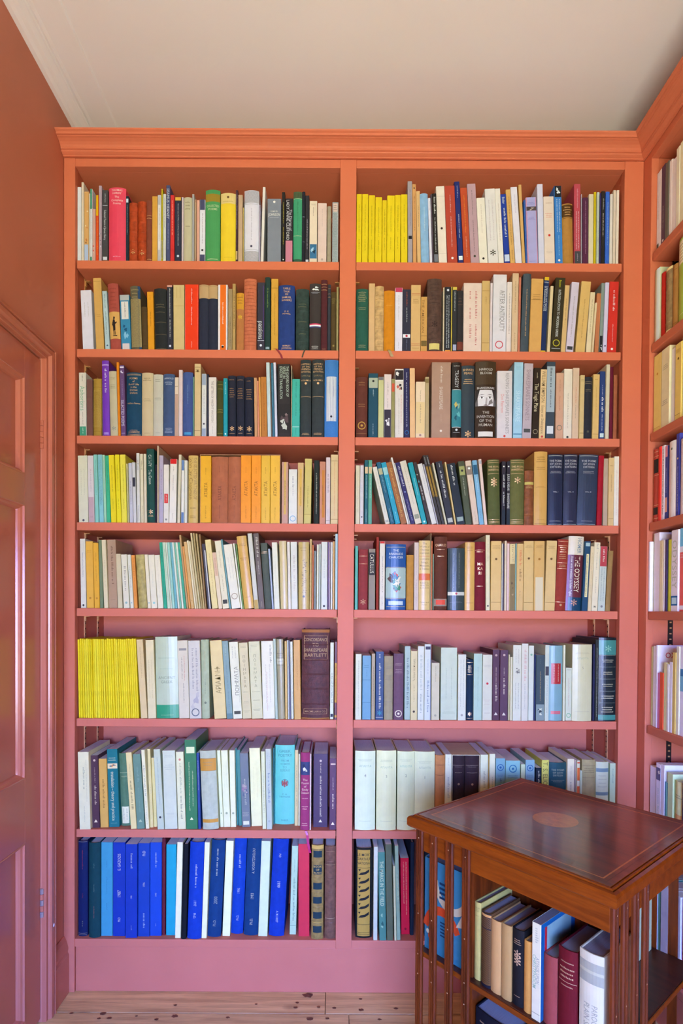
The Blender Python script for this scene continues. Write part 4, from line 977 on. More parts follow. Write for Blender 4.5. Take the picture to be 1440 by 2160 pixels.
159 232 155 -15 p f0b850|G .12 .17 c08830 2|c .85 c88c38
236 289 170 -18 p f0b440|g .15 .3 b88028|g .35 .6 b88028|c .85 c88c38
292 327 140 -28 p 7a8c74
333 377 140 -28 p e8dcc8|g .3 .7 c8bca0
381 470 140 -22 p b89888|k .09 .65 6a4a40|G .87 .89 8a6a60 1
472 521 280 -25 p d8ccb8
531 591 288 -30 p e8e4e0|k .22 .7 889|c .9 9bc
598 634 290 -32 p e4e4e4|g .2 .7 778|c .9 9bc
637 674 295 -32 p e89848|k .05 .8 c86820
682 767 290 -35 L b8a870
774 810 288 -38 p f0e4d8|c .9 9bc
812 873 292 -35 p ece6de|g .3 .6 c8d0d0|c .9 9cd
878 934 295 -40 p eee8e0|g .1 .9 d8d0c8
937 972 165 -58 p 2aa890|k .06 .3 1a6c60|g .4 .95 1a6c60
974 1005 165 -58 p c8dcd0|g .1 .9 6ab0a0
1007 1022 165 -60 t e0e8e8|g .1 .9 8ab
1024 1050 165 -60 t a8d8d8|g .1 .9 4a98a8
1052 1078 165 -62 t 78b8d0|g .1 .9 3a7898
1080 1100 165 -64 t e4eaec|g .1 .9 8ab
1102 1118 165 -65 t 88c8c0|g .1 .9 3a8888
1120 1140 165 -66 t e8ece8|g .1 .9 489
1142 1166 165 -68 t 48b098|g .1 .3 166|g .4 .95 1a6c60
1168 1188 90 -92 t c09c70
1190 1212 205 -78 t e09a50
1214 1247 160 -85 p d8b078|c .88 c89858
1249 1268 145 -92 t e8dcc4
1270 1290 155 -86 t d8c8a8
1292 1312 70 -92 t d8c49c
1314 1333 70 -88 t b09868
1335 1352 75 -80 t c8b080
1354 1371 82 -66 t 9a7850
1382 1418 180 -95 p 4a4450|s .55 .95 .1 1 c8c8d8
@ 5 L 430 1110
82 142 140 -86 p ecd8a0|g .2 .8 b89c60
146 188 268 -84 p e8d4c0|b 0 .42 e0bcac|g .1 .4 a87868
191 256 152 -102 p e8e0cc|g .15 .4 a98|g .5 .75 887|q .87 .93 444
258 277 135 -104 t 6a9cac
281 372 190 -90 p eae6e0|g2 .2 .55 bbb|C .81 a98
374 391 175 -84 t f0ece8
393 405 180 -78 t 7aa060
408 507 105 -84 j dcb068|G .1 .14 8a6430 2|G .29 .34 8a6430 2|G .83 .85 a87838 1
511 556 75 -75 p d0d0d0|b .88 1 c8a868
559 616 75 -66 p 6a5a50|k .05 .32 e8e0d8|g .37 .55 e8e0d8|g .9 .98 c8b8a8
619 686 172 -52 h 5c6464|r .135 au|r .155 au|r .12 444
689 709 230 -44 t a8b4d8
712 767 165 -30 p e4e4dc|g .2 .7 ccc
776 849 150 -20 j d8c49c
852 882 160 -16 p e4dcdc|g .25 .5 c8a8a8
884 950 160 -12 p dcdcdc|k .2 .45 b8a8b0|k .5 .75 c0b8c0
956 1063 160 -4 j c8b078|X .27 .75 3a3428|c .81 4a4438|G .07 .14 9a8450 2|G .93 .94 9a8450 1
1067 1089 132 0 t c8a868|g .1 .9 8a6a38
1092 1109 190 0 t d07840
1112 1135 250 0 t 808890
1139 1160 185 0 t e0e0d8
1162 1180 180 0 t c8d0d8
1184 1246 160 0 p d8dce0|k .25 .55 b8c0c8|c .95 445
1249 1262 160 0 t 7a6090
1264 1277 162 0 t c0a8c8
1280 1300 162 0 t dcd8e0
1302 1320 155 0 t d8a868
1325 1352 78 0 p a8cce8|s 0 .25 0 1 f0f0f4
@ 5 R 740 1110
38 68 200 0 p 58b0a8
74 169 235 0 h 943c44|r .11 au|r .24 au|m .87 c89880
175 244 230 0 p 8a7c68|b .06 .43 2a2624|d .08 .4 e8e0d8 CATULLUS
253 279 110 0 h a03c34
287 341 155 0 p e0d8d4|b 0 .03 d83028|g .22 .75 445|g .8 .95 778
350 554 182 0 j 2458a8|h .07 .225 f0f4fc THE/RIVERSIDE/CHAUCER|r .045 e0c880|r .35 e0c880|i .36 .82 a8c0c8 d85030 5a4030 3a78a0 3a8868 e8e0d8|r .83 e0c880|q .865 .925 c8d8f0|r .95 e0c880
560 632 292 0 h c08c48
636 683 165 0 p d4c0c0|g .12 .5 aaa|g .55 .95 99a
685 799 145 0 j e0c490|h .02 .2 5a4020 The/Works of/Thomas/Campion|r .225 c04030|h .24 .43 6a5028 Complete/Songs,/Masques,/& Treatises|b .475 .57 e07848|h .59 .7 6a5028 Edited by/WALTER/R. DAVIS|h .87 .94 6a5028 Faber and/Faber
801 807 70 0 t c0b098
809 822 150 0 t d87030
825 836 280 0 t 7a9888
840 972 105 0 h 66382c|h .09 .14 au QUARLES|G .17 .18 au 1|G .25 .28 au 1|b .845 .945 9a8c88|q .86 .925 e85848|G .97 .98 3a2018 1
980 1149 222 0 j 3c4c54|b .705 .76 d8d8dc|c .732 c04050|g2 .08 .65 98a4a8|G .85 .88 889 2
1151 1250 162 0 j dcb068|G .06 .13 7a5828 3|G .88 .9 7a5828 1
1253 1362 158 -4 h 7a2030|r .12 au|G .13 .16 au 1|h .29 .49 au MA/KA/RI|G .63 .66 au 1
1364 1407 90 -14 p e4dcc4|g .05 .35 a99|c .94 334
@ 5 R 1020 1110
68 174 150 0 p dfbc80|G .06 .12 7a5c30 3|c .26 6a4c28|r .88 8a6c38
177 190 175 0 t d0d0d4
192 204 180 0 t 4a4468
206 228 148 0 t e4d4c8
230 256 175 0 p e8c8d4|g .4 .9 b898b8
258 313 180 0 p e0cca0|X .02 .28 4a4438|i .3 1 8a7858 b8a080 5a4838
315 328 175 0 t 90bcc8
330 398 178 0 p dcb880|k .1 .35 d86848|k .38 .6 6a4c30|g .7 .8 876
400 502 150 0 p dcbc84|G .06 .1 7a5c30 3|c .25 6a4c28|r .88 8a6c38
504 611 150 0 p d8b070|G .06 .1 8a6428 3|q .52 1 e0d4c0|c .26 a07028
613 718 148 18 p dfc08c|G .07 .12 7a5c30 3|c .26 6a4c28|r .88 8a6c38
720 828 135 44 h 9c3c34|r .03 au|r .09 au|G .1 .19 au 3|G .2 .28 e0c8a0 3|r .33 au|G .35 .39 e0c8a0 2|r .41 au|r .88 au|c .92 c8a080
830 985 105 56 j e8e0dc|b .25 .82 6a3040|b .82 1 1c4870|s 0 .12 .25 1 9a70c0|d@.7 .02 .23 2a78a8 HOMER|d@.62 .27 .75 f8f4f0 THE ODYSSEY|d@.26 .27 .8 d8c0c8 A new verse translation by Robert Fagles|m .89 c89890
990 1050 155 34 p 1c4c78|s .35 .8 .18 .8 e8e0b8|g .2 .78 887|q .02 .07 a8c8e0
1052 1087 205 28 p e4d4bc|g .1 .8 b8a888
1089 1151 165 24 p ece4d8|k .02 .1 aab|g .15 .4 889|g .5 .75 99a|h .915 .96 223 M
1153 1227 205 20 p c8d4dc|b 0 .31 c04858|k .05 .25 f0d0d8|g2 .33 .85 5a7c98|c .93 889
1232 1281 250 28 h a08058
@ 6 L 150 1310
YELLOW
706 772 190 -50 p e8d4b4|g .1 .5 b89870
778 860 195 -30 p ece4d0|g2 .25 .75 c8bca0
862 1086 162 -20 j c8dcdc|b .835 1 38a890|G .25 .27 8aa 1|G .385 .4 9bb 1|h .475 .58 7a8888 ANCIENT/GREEK|G .955 .965 c8f0e4 1
1093 1198 198 -25 p e0dce0|g@.62 .2 .52 d06868|g@.38 .22 .5 667|g .55 .8 667|q .1 .13 99a
1201 1320 200 -22 p d8d8e8|i .55 .98 d8d8e8 b8b8d8 c8c8e0|k@.35 .1 .65 8a8aa8|k@.68 .1 .65 8a8aa8|C .92 5a6888
1323 1401 190 -15 h b8c8c0|g .15 .4 c8b088|g .5 .7 7a8a88|c .8 7a8a88
@ 6 L 430 1310
106 228 200 -52 p ead8ac|u .35 .68 8a7a50 ΑΡΙΑΔΝΗ|c .35 9a8a60
232 294 205 -56 p 88a8bc|b .93 1 6a90ac|k .05 .2 a8c4d4|g .25 .85 6088a0
297 389 215 -50 p ecf0f0|u@.6 .32 .7 444 ΠΟΙΗΜΑΤΑ|g2 .06 .22 99a|q .9 .94 555|g@.85 .35 .8 aaa
392 482 222 -45 p dcd4bc|h .16 .6 7a7460 Π/Ο/Ι/Η/Μ/Α/Τ/Α|G .04 .07 998 2|G .64 .66 998 1|G .77 .8 998 2|G .89 .92 887 2
484 597 210 -38 p dcdcc8|h .16 .6 7a7c68 Π/Ο/Ι/Η/Μ/Α/Τ/Α|G .04 .07 998 2|G .64 .66 998 1|G .75 .77 998 1|G .87 .9 665 2
598 720 205 -25 p eceef4|k@.75 .05 .28 8a90a8|g@.4 .4 .9 d8a8b8|g2 .3 .8 b8b8c8
722 750 180 -28 t b8ccd4
752 819 185 -24 j a8a498|r .18 555|G .19 .21 555 1|r .23 555|b .245 .31 c8c8c8|r .33 555|G .27 .29 555 2
822 846 205 -12 t d8b878
849 867 195 -15 t c0c8e0
869 880 200 -16 t 6a6aa0
882 909 210 -16 p e0e4ec|g .2 .8 8a98c0
914 982 195 -14 p d8a860|g .25 .65 a87838
985 1268 85 0 L 5a3034|B .07 .335 c8a088|h .085 .315 d8b8a0 CONCORDANCE/TO/SHAKESPEARE/BARTLETT|B .885 .945 c8a088|h .9 .93 d8b8a0 MACMILLAN & CO.|b 0 .035 a86c38|b .985 1 b07840
1274 1311 218 0 p e0e8ec|k .4 .8 5a6088|q .93 .97 335
1318 1351 212 0 p 7a4c60|b .27 .78 d8a850|g .3 .75 6a3c20|b .94 .97 d8a850
@ 6 R 740 1310
42 104 335 0 p dce4e4|g .1 .6 99a|g .62 .95 aab
112 200 350 0 p 68a0d8|G .14 .2 4078a8 2|g .22 .35 4078a8|r .38 4078a8|r .73 4078a8
205 242 330 0 p b0a090|g .2 .8 5a5048
246 329 310 0 p 123c80|k .04 .12 dde|k .17 .84 f4f4f8|m .9 3a98c8|r .965 dde
334 422 355 0 h a8a098|G .16 .2 778 2|G .3 .38 778 4|r .72 889
430 530 330 0 h 745880|G .14 .18 d8c8e0 2|G .23 .3 c8b0d0 3|C .905 f4f0f8|c .905 f4f0f8
539 598 255 0 p a8c0d0|k .16 .85 4a6080
601 669 290 0 p dcd0b0|u .13 .45 5a4838 Τα λόγια της πλώρης|g .5 .75 8a7a60|c .88 4a4038|b 0 .02 7a5048
672 737 255 0 p d8e0f0|k .12 .6 a8b8d0|k .65 .92 8a9cb8
740 808 235 0 p d0dcf4|q .03 .07 446|g .2 .4 8a98c8|k .48 .9 6a80b8|s .88 1 0 1 3848a0
812 893 425 0 p d0ccc4|g .05 .35 998|c .92 aaa
905 1070 270 0 p c8d8dc|g2 .28 .72 9aacb0|G .88 .92 9aacb0 3
1080 1162 340 0 p dce4f0|g2 .08 .8 99a8c0|c .92 aab
1167 1235 390 0 h 1c3458|r .05 au|G .09 .22 au 4|r .25 au|m .9 au|r .97 au
1238 1324 330 0 p b4d4e0|g .2 .8 8ab0c0
1328 1426 342 0 p d8dce4|G .15 .19 99a 3|c .44 d02840|G .68 .77 c8b8c8 4|G .88 .9 889 1
@ 6 R 1020 1310
84 157 290 0 p 54304c|c .08 c8b0c0|g .25 .5 d8c8d4|k .5 .75 e8dce4|v .91 e8e0ec
160 242 295 0 p 5a3a5c|c .07 c8b8d0|g .25 .37 e8e0ec|k .4 .64 f0e8f4|v .91 e8e0ec
245 262 340 0 t d8d0bc
264 287 365 0 t e0e0dc
289 376 245 0 p dce4f0|g2 .05 .25 a8acb8|i .27 .43 dce4f0 6a6c78 a8acb8|g2 .5 .85 8a90a8
378 446 230 0 p dce0f0|k .08 .5 d8a0b8|g .52 .85 889cb8
448 503 250 0 p d8e4f4|c .12 8ac0b8
505 522 340 0 t 2a3878
524 613 345 0 p 3e5468|g .25 .7 c8b088|i .75 1 8aa0b8 3a4a60 e0e8f0|g .06 .15 6a8090
615 657 245 0 p d0e0f0|b .28 .4 4a4a60|g .45 .9 8a98b8
660 796 250 0 j 84b4dc|q .235 .51 b83440|g2 .25 .49 f0d0d8|q .87 .91 d87898
799 821 245 0 t e8f0f4
825 889 475 0 p d8e4ec|g .2 .75 c888a0|G .02 .05 889 1|C .9 5ab898
898 1096 238 0 j d8dcd0|G .1 .125 aaa 2|h .16 .2 a8c0c0 ΑΠΑΝΤΑ|h .28 .33 889 5|G .87 .88 99a 1
1099 1121 235 0 t 22285c
1123 1158 190 0 p 2c3438|g .1 .95 c8d0d8
1162 1340 170 0 j 1a2c3c|b .03 .205 4898a8|r .21 8a9aa8|r .35 8a9aa8|r .495 8a9aa8|r .64 8a9aa8|r .78 8a9aa8|G .255 .3 e8ecf0 2|G .4 .445 e8ecf0 2|G .545 .59 e8ecf0 2|G .685 .735 e8ecf0 2|G .82 .9 e8ecf0 3|b .925 .985 4898a8|m .13 8ad0d8
@ 7 L 150 1530
85 197 272 -22 p e4eaf0 1060|k .2 .5 99a4b0|g .7 .92 aab4c0|g@.75 .1 .65 c0c8d0
214 290 305 -35 p 503858 1038|c .07 d8c8e0|g .17 .38 c8b8d0|k .42 .7 e8e0f0|v .91 e8e0f0
296 380 340 -48 p d8b070 1035|k .3 .72 7a5c30
381 489 242 -55 p 1878a0 1030|G .1 .155 d8ecf4 2|i .185 .25 e8e0dc d88850 5a80a8|d .29 .92 f4f8fc translation – theory and practice|G .945 .955 a8d8e8 1
505 602 285 -56 h 5a8480 1020|r .27 c8d4d0|G .31 .33 c8d4d0 2|q .735 .965 e4ecf8|g2 .76 .92 889cc0
604 664 278 -55 p e4dcc0 1050|g .15 .35 a99c80|k .37 .76 6a6450
667 746 295 -48 p 6a94a0 1050|k .17 .4 88b0c8|g .45 .78 88b0c0|v .895 a8c8d0
754 793 250 -50 p eaf0f4 1048|k .2 .6 6a80a0|g .65 .95 8a9ab0
798 833 240 -35 p e0d8c0 1035|g .3 .9 b8b090
838 870 330 -42 p e4dcbc 1028|g .3 .9 c0b898
874 941 245 -45 p c0d4e8 1055|g .1 .7 8aa0c0|c .85 445
947 1076 258 -28 p ccdcf0 1052|G .05 .09 a8bcd8 2|G .17 .25 a8bcd8 3|G .79 .82 a8bcd8 2
1083 1161 270 -28 p e0e8e8 1052|c .1 d88898|k .15 .55 a8b4b8|k .57 .88 6a7880
1164 1281 148 -22 p 388068 1052|q .08 .15 d8ece4|g@.35 .25 .8 e0f0e8|g@.65 .35 .75 e0f0e8|v .885 e8f4f0
1285 1314 280 -25 p 2848b0 1050|g .1 .5 c0c8f0
1330 1490 262 -36 h b8c8dc 1058|b .1 .255 c89850|b .87 .915 c89850|G .13 .2 a07838 2|r .1 8a6830|r .255 8a6830
@ 7 L 430 1530
165 199 255 -38 p e4f0f4 1030|c .82 9aa
201 269 255 -34 p e4f0f4 1030|c .82 9aa|g2 .2 .5 d0e0e8
271 329 255 -20 p e8f2f6 1030|c .82 9aa
331 348 230 -30 t 3a88a8 1012
350 385 250 -32 p 4a90a8 1016
387 472 285 -34 p 7080a8 1030|i .3 .75 7080a8 9880b8 5868a0 a8a0c8|k .35 .7 c0c8e0|G .8 .86 d0d8f0 4|q .92 .97 e0e8f4
481 590 232 -28 p eaf0e8 1022|g2 .25 .65 d8dcd0
592 631 265 -20 p d8e4e4 1050|g .25 .8 8a98a0
634 697 240 -18 p bccce8 1054|g2 .05 .25 98a8d0|k .3 .68 5878b8|c .9 a8b8d8
698 715 230 -6 t 3a98c8 1004
717 914 202 0 j 6cd0f4 1003|h .05 .155 2a6c9c GREEK/POETRY|h .175 .34 4a90b8 FROM/HOMER/TO/SEFERIS|C .475 4a98c0|m .475 a04858|m .49 a04858|h .6 .67 3a7ca8 C. A./TRYPANIS|h .93 .965 3a80b0 FABER
916 951 250 0 p d8ccb8 1017|g .2 .75 7a7068
953 972 290 0 t e8ecf4 1017
974 1066 278 2 h 983c88 1062|i .12 .29 3a4890 d8e0f8 2c3870|h .33 .54 f4e8f4 The/Poems/of/Emily/Dickinson|G .58 .6 e8c8e4 1|G .68 .74 e8c8e4 2|G .9 .95 f0d8ec 2
1068 1083 290 0 t d8c8f0 1060
1105 1250 290 0 p 4c3c70 1030|c .095 c8c0e0|g .13 .27 d8d0ec|k .3 .86 e8e4f8|v .92 f0ecfc
1268 1346 335 0 p 5a3c6c 1058|q .07 .09 d8c8e0|g .27 .45 d8c8e4|k .5 .72 e8dcf0|v .915 f0e8f8
@ 7 R 740 1530
38 244 262 0 j d8ecf8 1062|G .1 .13 9ab 2|h .17 .21 7aa8c0 ΑΠΑΝΤΑ|h .28 .34 668 4|G .88 .89 89a 1
255 455 258 0 j e0ece8 1064|G .11 .145 9aa 2|h .19 .23 a0bcc0 ΑΠΑΝΤΑ|h .295 .35 777 3|G .88 .89 89a 1
466 640 265 0 j d8e8e8 1062|G .1 .13 9aa 2|h .17 .21 8ac0c8 ΑΠΑΝΤΑ|h .28 .335 566 2|G .88 .89 89a 1
641 846 268 0 j d8e8e8 1062|G .12 .15 9aa 2|h .185 .225 a0b8b8 ΑΠΑΝΤΑ|h .3 .355 566 1|G .88 .89 89a 1
850 946 305 0 h c08868|r .13 6a3c28|G .12 .13 6a3c28 1|r .265 6a3c28
948 1013 295 0 p dce8f8|g .05 .15 a8b4d0|k .3 .6 98a8c8
1022 1150 310 0 h 382c3c|r .13 98909c|G .14 .16 98909c 1|G .22 .24 a8a0ac 1|c .385 988
1153 1294 310 0 h 3a2c3c|r .13 98909c|G .14 .16 98909c 1|G .22 .24 a8a0ac 1|c .385 988
1304 1382 298 0 p dcecf4|k .22 .45 98a8b0
1385 1394 290 0 t c8b080
@ 7 R 1020 1530
52 110 290 0 p e0ecf4|g .3 .6 8ab
116 211 335 0 p 78b0e8|C .125 3068c0|c .125 3068c0|G .22 .26 4878c0 2|k .28 .5 3058a8
215 363 358 0 p 88c4f0|C .115 3078c8|c .115 3078c8|G .2 .25 4888c8 2|k .28 .5 3068b0
370 413 395 0 p c8e0e0
416 509 350 0 p 88b8f0|C .115 3068c8|c .115 3068c8|G .2 .25 4878c8 2|k .28 .5 3058a8
520 579 430 0 p 1c2c44|k .05 .3 d0d8e8
581 654 352 0 p dce088|d .03 .4 333 T. S. ELIOT
660 836 378 0 j 2a5878|h .09 .21 c0d0dc THE POEMS/OF JOHN/DRYDEN|G .25 .29 b0c0cc 2
838 910 340 0 p e8ecf8|g .1 .3 a8a8b8|k .32 .7 98a0c0
912 930 350 0 t b8a8c8
932 968 358 0 p d8dce8|b .02 .04 d85838|b .1 .28 e87848|b .36 .6 e07050
970 991 460 0 t c8dce8
994 1131 350 0 h b0a898|G .11 .19 6a5c50 3|r .085 8a7c70|r .25 8a7c70
1134 1261 372 0 j d0e0f0|p .09 .145 3860a8 90b0d8|G .17 .38 a8b8c8 4|p .43 .48 3860a8 90b0d8
1270 1330 385 0 p c0dce8|g .08 .3 5a90b0
@ 8 L 150 1750
66 162 115 0 h 0c2070 1080|g .1 .3 983850|g .55 .6 783050|g .84 .9 788|r .97 889|r .985 889|r .01 889
172 287 135 0 h 0c4060 1096|g .22 .27 6890a8|g .44 .52 6890a8|g .67 .8 986068
302 419 128 0 p 3c98f0 1075|g .2 .27 2868b8|g .37 .55 2868b8|g .65 .73 2868b8
422 546 130 0 p 0838d8 1078|u .12 .3 c8d8ff E. GAZOZIS|u .51 .59 c8d8ff 1987|u .8 .85 c8d8ff PhD
548 667 148 0 p 0838d8 1095|k .1 .26 b0c8ff|u .55 .585 c0d0ff 1998|g .87 .92 98b0ff
676 793 138 0 p 0840d8 1082|u .08 .14 c0d0ff PhD|u .42 .47 c0d0ff 1996|k .75 .92 98b8ff
797 914 130 0 p 1048f0 1075|k .11 .27 a0b8ff|u .54 .58 b0c8ff 1990|g .87 .9 98b0ff
917 952 90 0 h 5a2040 1070
960 1062 150 0 p 18a0f0 1070
1050 1108 128 20 p e8ecff 1098
1110 1162 150 20 h 101828 1115
1170 1312 130 30 h 0c3ce0 1126|k .23 .48 b8ccff|d .6 .66 b0c4ff 1997|d .73 .79 b8ccff Ph.D.
1318 1372 130 30 p e8f0ff 1100
@ 8 L 430 1750
28 166 110 45 h 0c3c98 1090|k .09 .37 b0c8e8|u .58 .66 98b0d8 2000|u .82 .89 98b0d8 Ph.D.
185 264 115 35 p ecf4ff 1078
268 392 90 38 h 0c40e0 1058|k .17 .31 b0c4ff|u .52 .58 b0c4ff 1996|u .8 .86 b0c4ff Ph.D.
398 543 95 38 h 0a3c94 1074|u .1 .36 b8c8e8 A. VOGIATZOGLOU|u .56 .63 b8c8e8 1993|u .82 .89 b8c8e8 Ph.D.
548 641 118 30 p c8e4fa 1080
652 808 100 45 h 0c38d8 1082|d .15 .19 c0d0ff PhD|d .43 .5 c8d8ff 1999|d .74 .86 c0d0ff A. M. HIRST
865 931 165 20 p a8d0e8 1062|g .15 .3 7898b0|k .36 .85 5a8098|r .9 5a8098
955 1067 145 -6 p c0305c 1080
1085 1207 160 0 L 8a7c60 1112|b 0 .04 c0a878|q .06 .13 1c3858|q .21 .31 1c3858|h .21 .31 c8b888 BOOK/OF/RUTH|q .4 .47 1c3858|q .55 .62 1c3858|q .71 .78 1c3858|q .86 .93 1c3858|r .17 c8b070|r .34 c8b070|r .5 c8b070|r .66 c8b070|r .82 c8b070
1220 1332 170 0 L 6a5058 1107|G .04 .07 98808a 1|r .2 98908c|r .5 8a7c88|r .78 a8a0b0
@ 8 R 740 1750
45 212 190 0 h 1c2028 1098|s .1 .86 .02 .98 a89058|h .05 .19 1c2028 LE MORT/DARTHUR/NATIONAL|r .22 1c2028|W .23 .8 1c2028|r .85 1c2028|r .94 1c2028|r .96 1c2028
225 267 175 0 p c0d0f8 1120
288 358 230 -22 p 4a88a0 1135|d .1 .61 d8ecf8 THE MARKS IN THE FIELD|i .62 1 4a88a0 88b8c8 2c6078
364 428 150 -24 p 58686a 1134
440 462 370 -20 t c8d4dc 1142
464 502 165 -32 p 8cb0c4 1118|k .3 .6 c8dce8
508 594 290 -15 p d01850 1060|g@.65 .05 .75 f4d0dc|g@.35 .05 .6 f0c0d0|c .93 8a1030
598 634 130 0 h 1a2850 1070
@ 8 R 1020 1750
-600 -530 160 0 h 1a3460 1085
-525 -450 190 0 p b8c8e0 1085
-445 -390 150 0 h 2858a0 1090
-380 -320 200 0 p 98a8b8 1085
-310 -200 170 0 j c8d8e8 1085
-195 -120 210 0 p 304868 1090
-110 -40 180 0 h 5a2840 1085
'''
def yellow_lines():
    out = []; q = random.Random(3); xs = 76.0; i = 0
    while xs < 688:
        wd = q.choice((20, 21, 22, 23, 24)); c = q.choice(('fcec10', 'fff020', 'f8e40c', 'fff440'))
        out.append(f'{xs:.0f} {xs + wd - q.choice((0.6, 1.2, 2.6)):.1f} {181 + q.randint(-3, 6)} {-15 - int(i * 0.8)} m {c}|g .08 .45 c0b018|g .66 .72 a89810'); xs += wd; i += 1
    return out
KINDNAME['m'] = 'yellow_journal'; KINDWORD['m'] = 'thin journal'
cur = None; order = {}
lines = []
for ln in DATA.strip().split('\n'):
    if ln == 'YELLOW': lines += yellow_lines()
    else: lines.append(ln)
shelf_rows = {}
for ln in lines:
    if ln[0] == '@':
        _, row, bay, ox, oy = ln.split(); row = int(row) - 1; ox, oy = float(ox), float(oy); continue
    parts = ln.split('|'); tk = parts[0].split()
    x0, x1, yt, lean = (float(v) for v in tk[:4]); kind, colr = tk[4], tk[5]; yb = float(tk[6]) if len(tk) > 6 else None
    X0, X1, YT = ox + x0 / 4.8, ox + x1 / 4.8, oy + yt / 4.8
    z = SZ[row]; zoff = 0.0019 if ('ATAKTA' in ln or '382c3c' in ln or '3a2c3c' in ln) else 0.0
    if yb is not None: sy = on_z((X0 + X1) / 2, oy + yb / 4.8, z).y
    else: sy = rnd.uniform(0.008, 0.016) + (0.004 if zoff else 0)
    sy = max(0.004, min(0.075, sy))
    p0 = on_y(X0, SHY[row], sy).x; p1 = on_y(X1, SHY[row], sy).x
    h = on_y((X0 + X1) / 2 + lean / 4.8, YT, sy).z - z - zoff
    top = (SZ[row - 1] - ST if row else ZRAIL0) - z - zoff - 0.0015
    h = min(h, top)
    shelf_rows.setdefault((row, bay), []).append(dict(p0=p0, p1=p1, h=h, top=top, t=lean / 4.8 / F * (D + sy) / h, sy=sy, zoff=zoff, kind=kind, c=colr, d=parts[1:], row=row, bay=bay))
for (row, bay), L in shelf_rows.items():
    wa, wb = (XL_IN + 0.0004, XM0 - 0.0004) if bay == 'L' else (XM1 + 0.0004, XR_IN - 0.0004)
    for a in L:                                            # nothing stands inside the side panels
        if a['p0'] < wa: a['p0'] = wa
        if a['p1'] > wb: a['p1'] = wb
    for a, b in zip(L, L[1:]):                             # nor inside its neighbour
        if b['p0'] < a['p1']:
            m_ = (b['p0'] + a['p1']) / 2
            if m_ - a['p0'] > 0.002 and b['p1'] - m_ > 0.002: a['p1'] = b['p0'] = m_
            else: b['p0'] = a['p1']
    L[0]['t'] = max(L[0]['t'], -(L[0]['p0'] - wa) / L[0]['h']); L[-1]['t'] = min(L[-1]['t'], (wb - L[-1]['p1']) / L[-1]['h'])
    for a, b in zip(L, L[1:]):
        if b['t'] < 0: b['t'] = max(b['t'], min(0, a['t'] - (b['p0'] - a['p1']) / min(a['h'], b['h'])))
    for b, a in zip(L[::-1], L[::-1][1:]):
        if a['t'] > 0: a['t'] = min(a['t'], max(0, b['t'] + (b['p0'] - a['p1']) / min(a['h'], b['h'])))
    for a, b in zip(L, L[1:]):
        if a['t'] > b['t'] + (b['p0'] - a['p1']) / min(a['h'], b['h']) + 1e-4: a['t'] = min(a['t'], 0) if a['t'] > 0 else a['t']
    for n_, a in enumerate(L):
        th = math.atan(a['t']); w = (a['p1'] - a['p0']) * math.cos(th) - 0.0004
        h = min(a['h'] / math.cos(th), (a['top'] - w * abs(math.sin(th))) / math.cos(th))
        dep = min(0.68 * h, BYD - a['sy'] - 0.006, 0.165)
        piv = a['p0'] + 0.0002 if th <= 0 else a['p1'] - 0.0002
        off = Vector((w / 2 if th <= 0 else -w / 2, 0, 0)); R = Matrix.Rotation(th, 4, 'Y')
        mat4 = Matrix.Translation(Vector((piv, a['sy'], SZ[row] + a['zoff'] + 0.0002)) + R.to_3x3() @ off) @ R
        shelf = ('left' if bay == 'L' else 'right') + ' bay ' + ORD[row] + ' shelf'
        kind = a['kind']; mk = 'p' if kind == 'm' else kind
        if kind == 'p' and w < 0.0118: kind = 't'  # narrow paperbacks are filed under the same kind as thin pamphlets
        root = make_book(mk, w, h, dep, a['c'], a['d'], mat4, ILL[row], shelf, KINDNAME[kind])
        reg(root, kind, w, h, a['c'], a['d'], shelf, n_ + 1, mat4)

# slipcases standing round sets of volumes
def slipcase(row, xa, xb, yt, c, label, ycase=0.013):
    z = SZ[row]; a, b = on_y(xa, SHY[row], ycase).x, on_y(xb, SHY[row], ycase).x; zt = on_y((xa + xb) / 2, yt, ycase).z
    s = empty('slipcase', ((a + b) / 2, ycase, z)); w = (b - a) / 2; h = zt - z; cc = alb(c, ILL[row]); dp = 0.155
    MB().box(-w, -w + 0.0016, 0, dp, 0.0001, h).build('side_board', 'paper', s, cc); MB().box(w - 0.0016, w, 0, dp, 0.0001, h).build('side_board', 'paper', s, cc)
    MB().box(-w + 0.0016, w - 0.0016, 0, dp, h - 0.0018, h).build('top_board', 'paper', s, cc); MB().box(-w + 0.0016, w - 0.0016, 0, dp, 0.0001, 0.0017).build('base_board', 'paper', s, cc)
    MB().box(-w + 0.0016, w - 0.0016, dp - 0.002, dp, 0.0018, h - 0.0018).build('back_board', 'paper', s, cc)
    tag(s, label, 'slipcase')
slipcase(3, 150 + 1302 / 4.8, 430 + 771 / 4.8, 930 + 138 / 4.8, 'b8886a', 'brown card slipcase holding the orange and russet volumes, fourth shelf')
slipcase(6, 740 + 1017 / 4.8, 740 + 1299 / 4.8, 1530 + 299 / 4.8, 'c8ccdc', 'pale card slipcase round two dark brown volumes, seventh shelf')

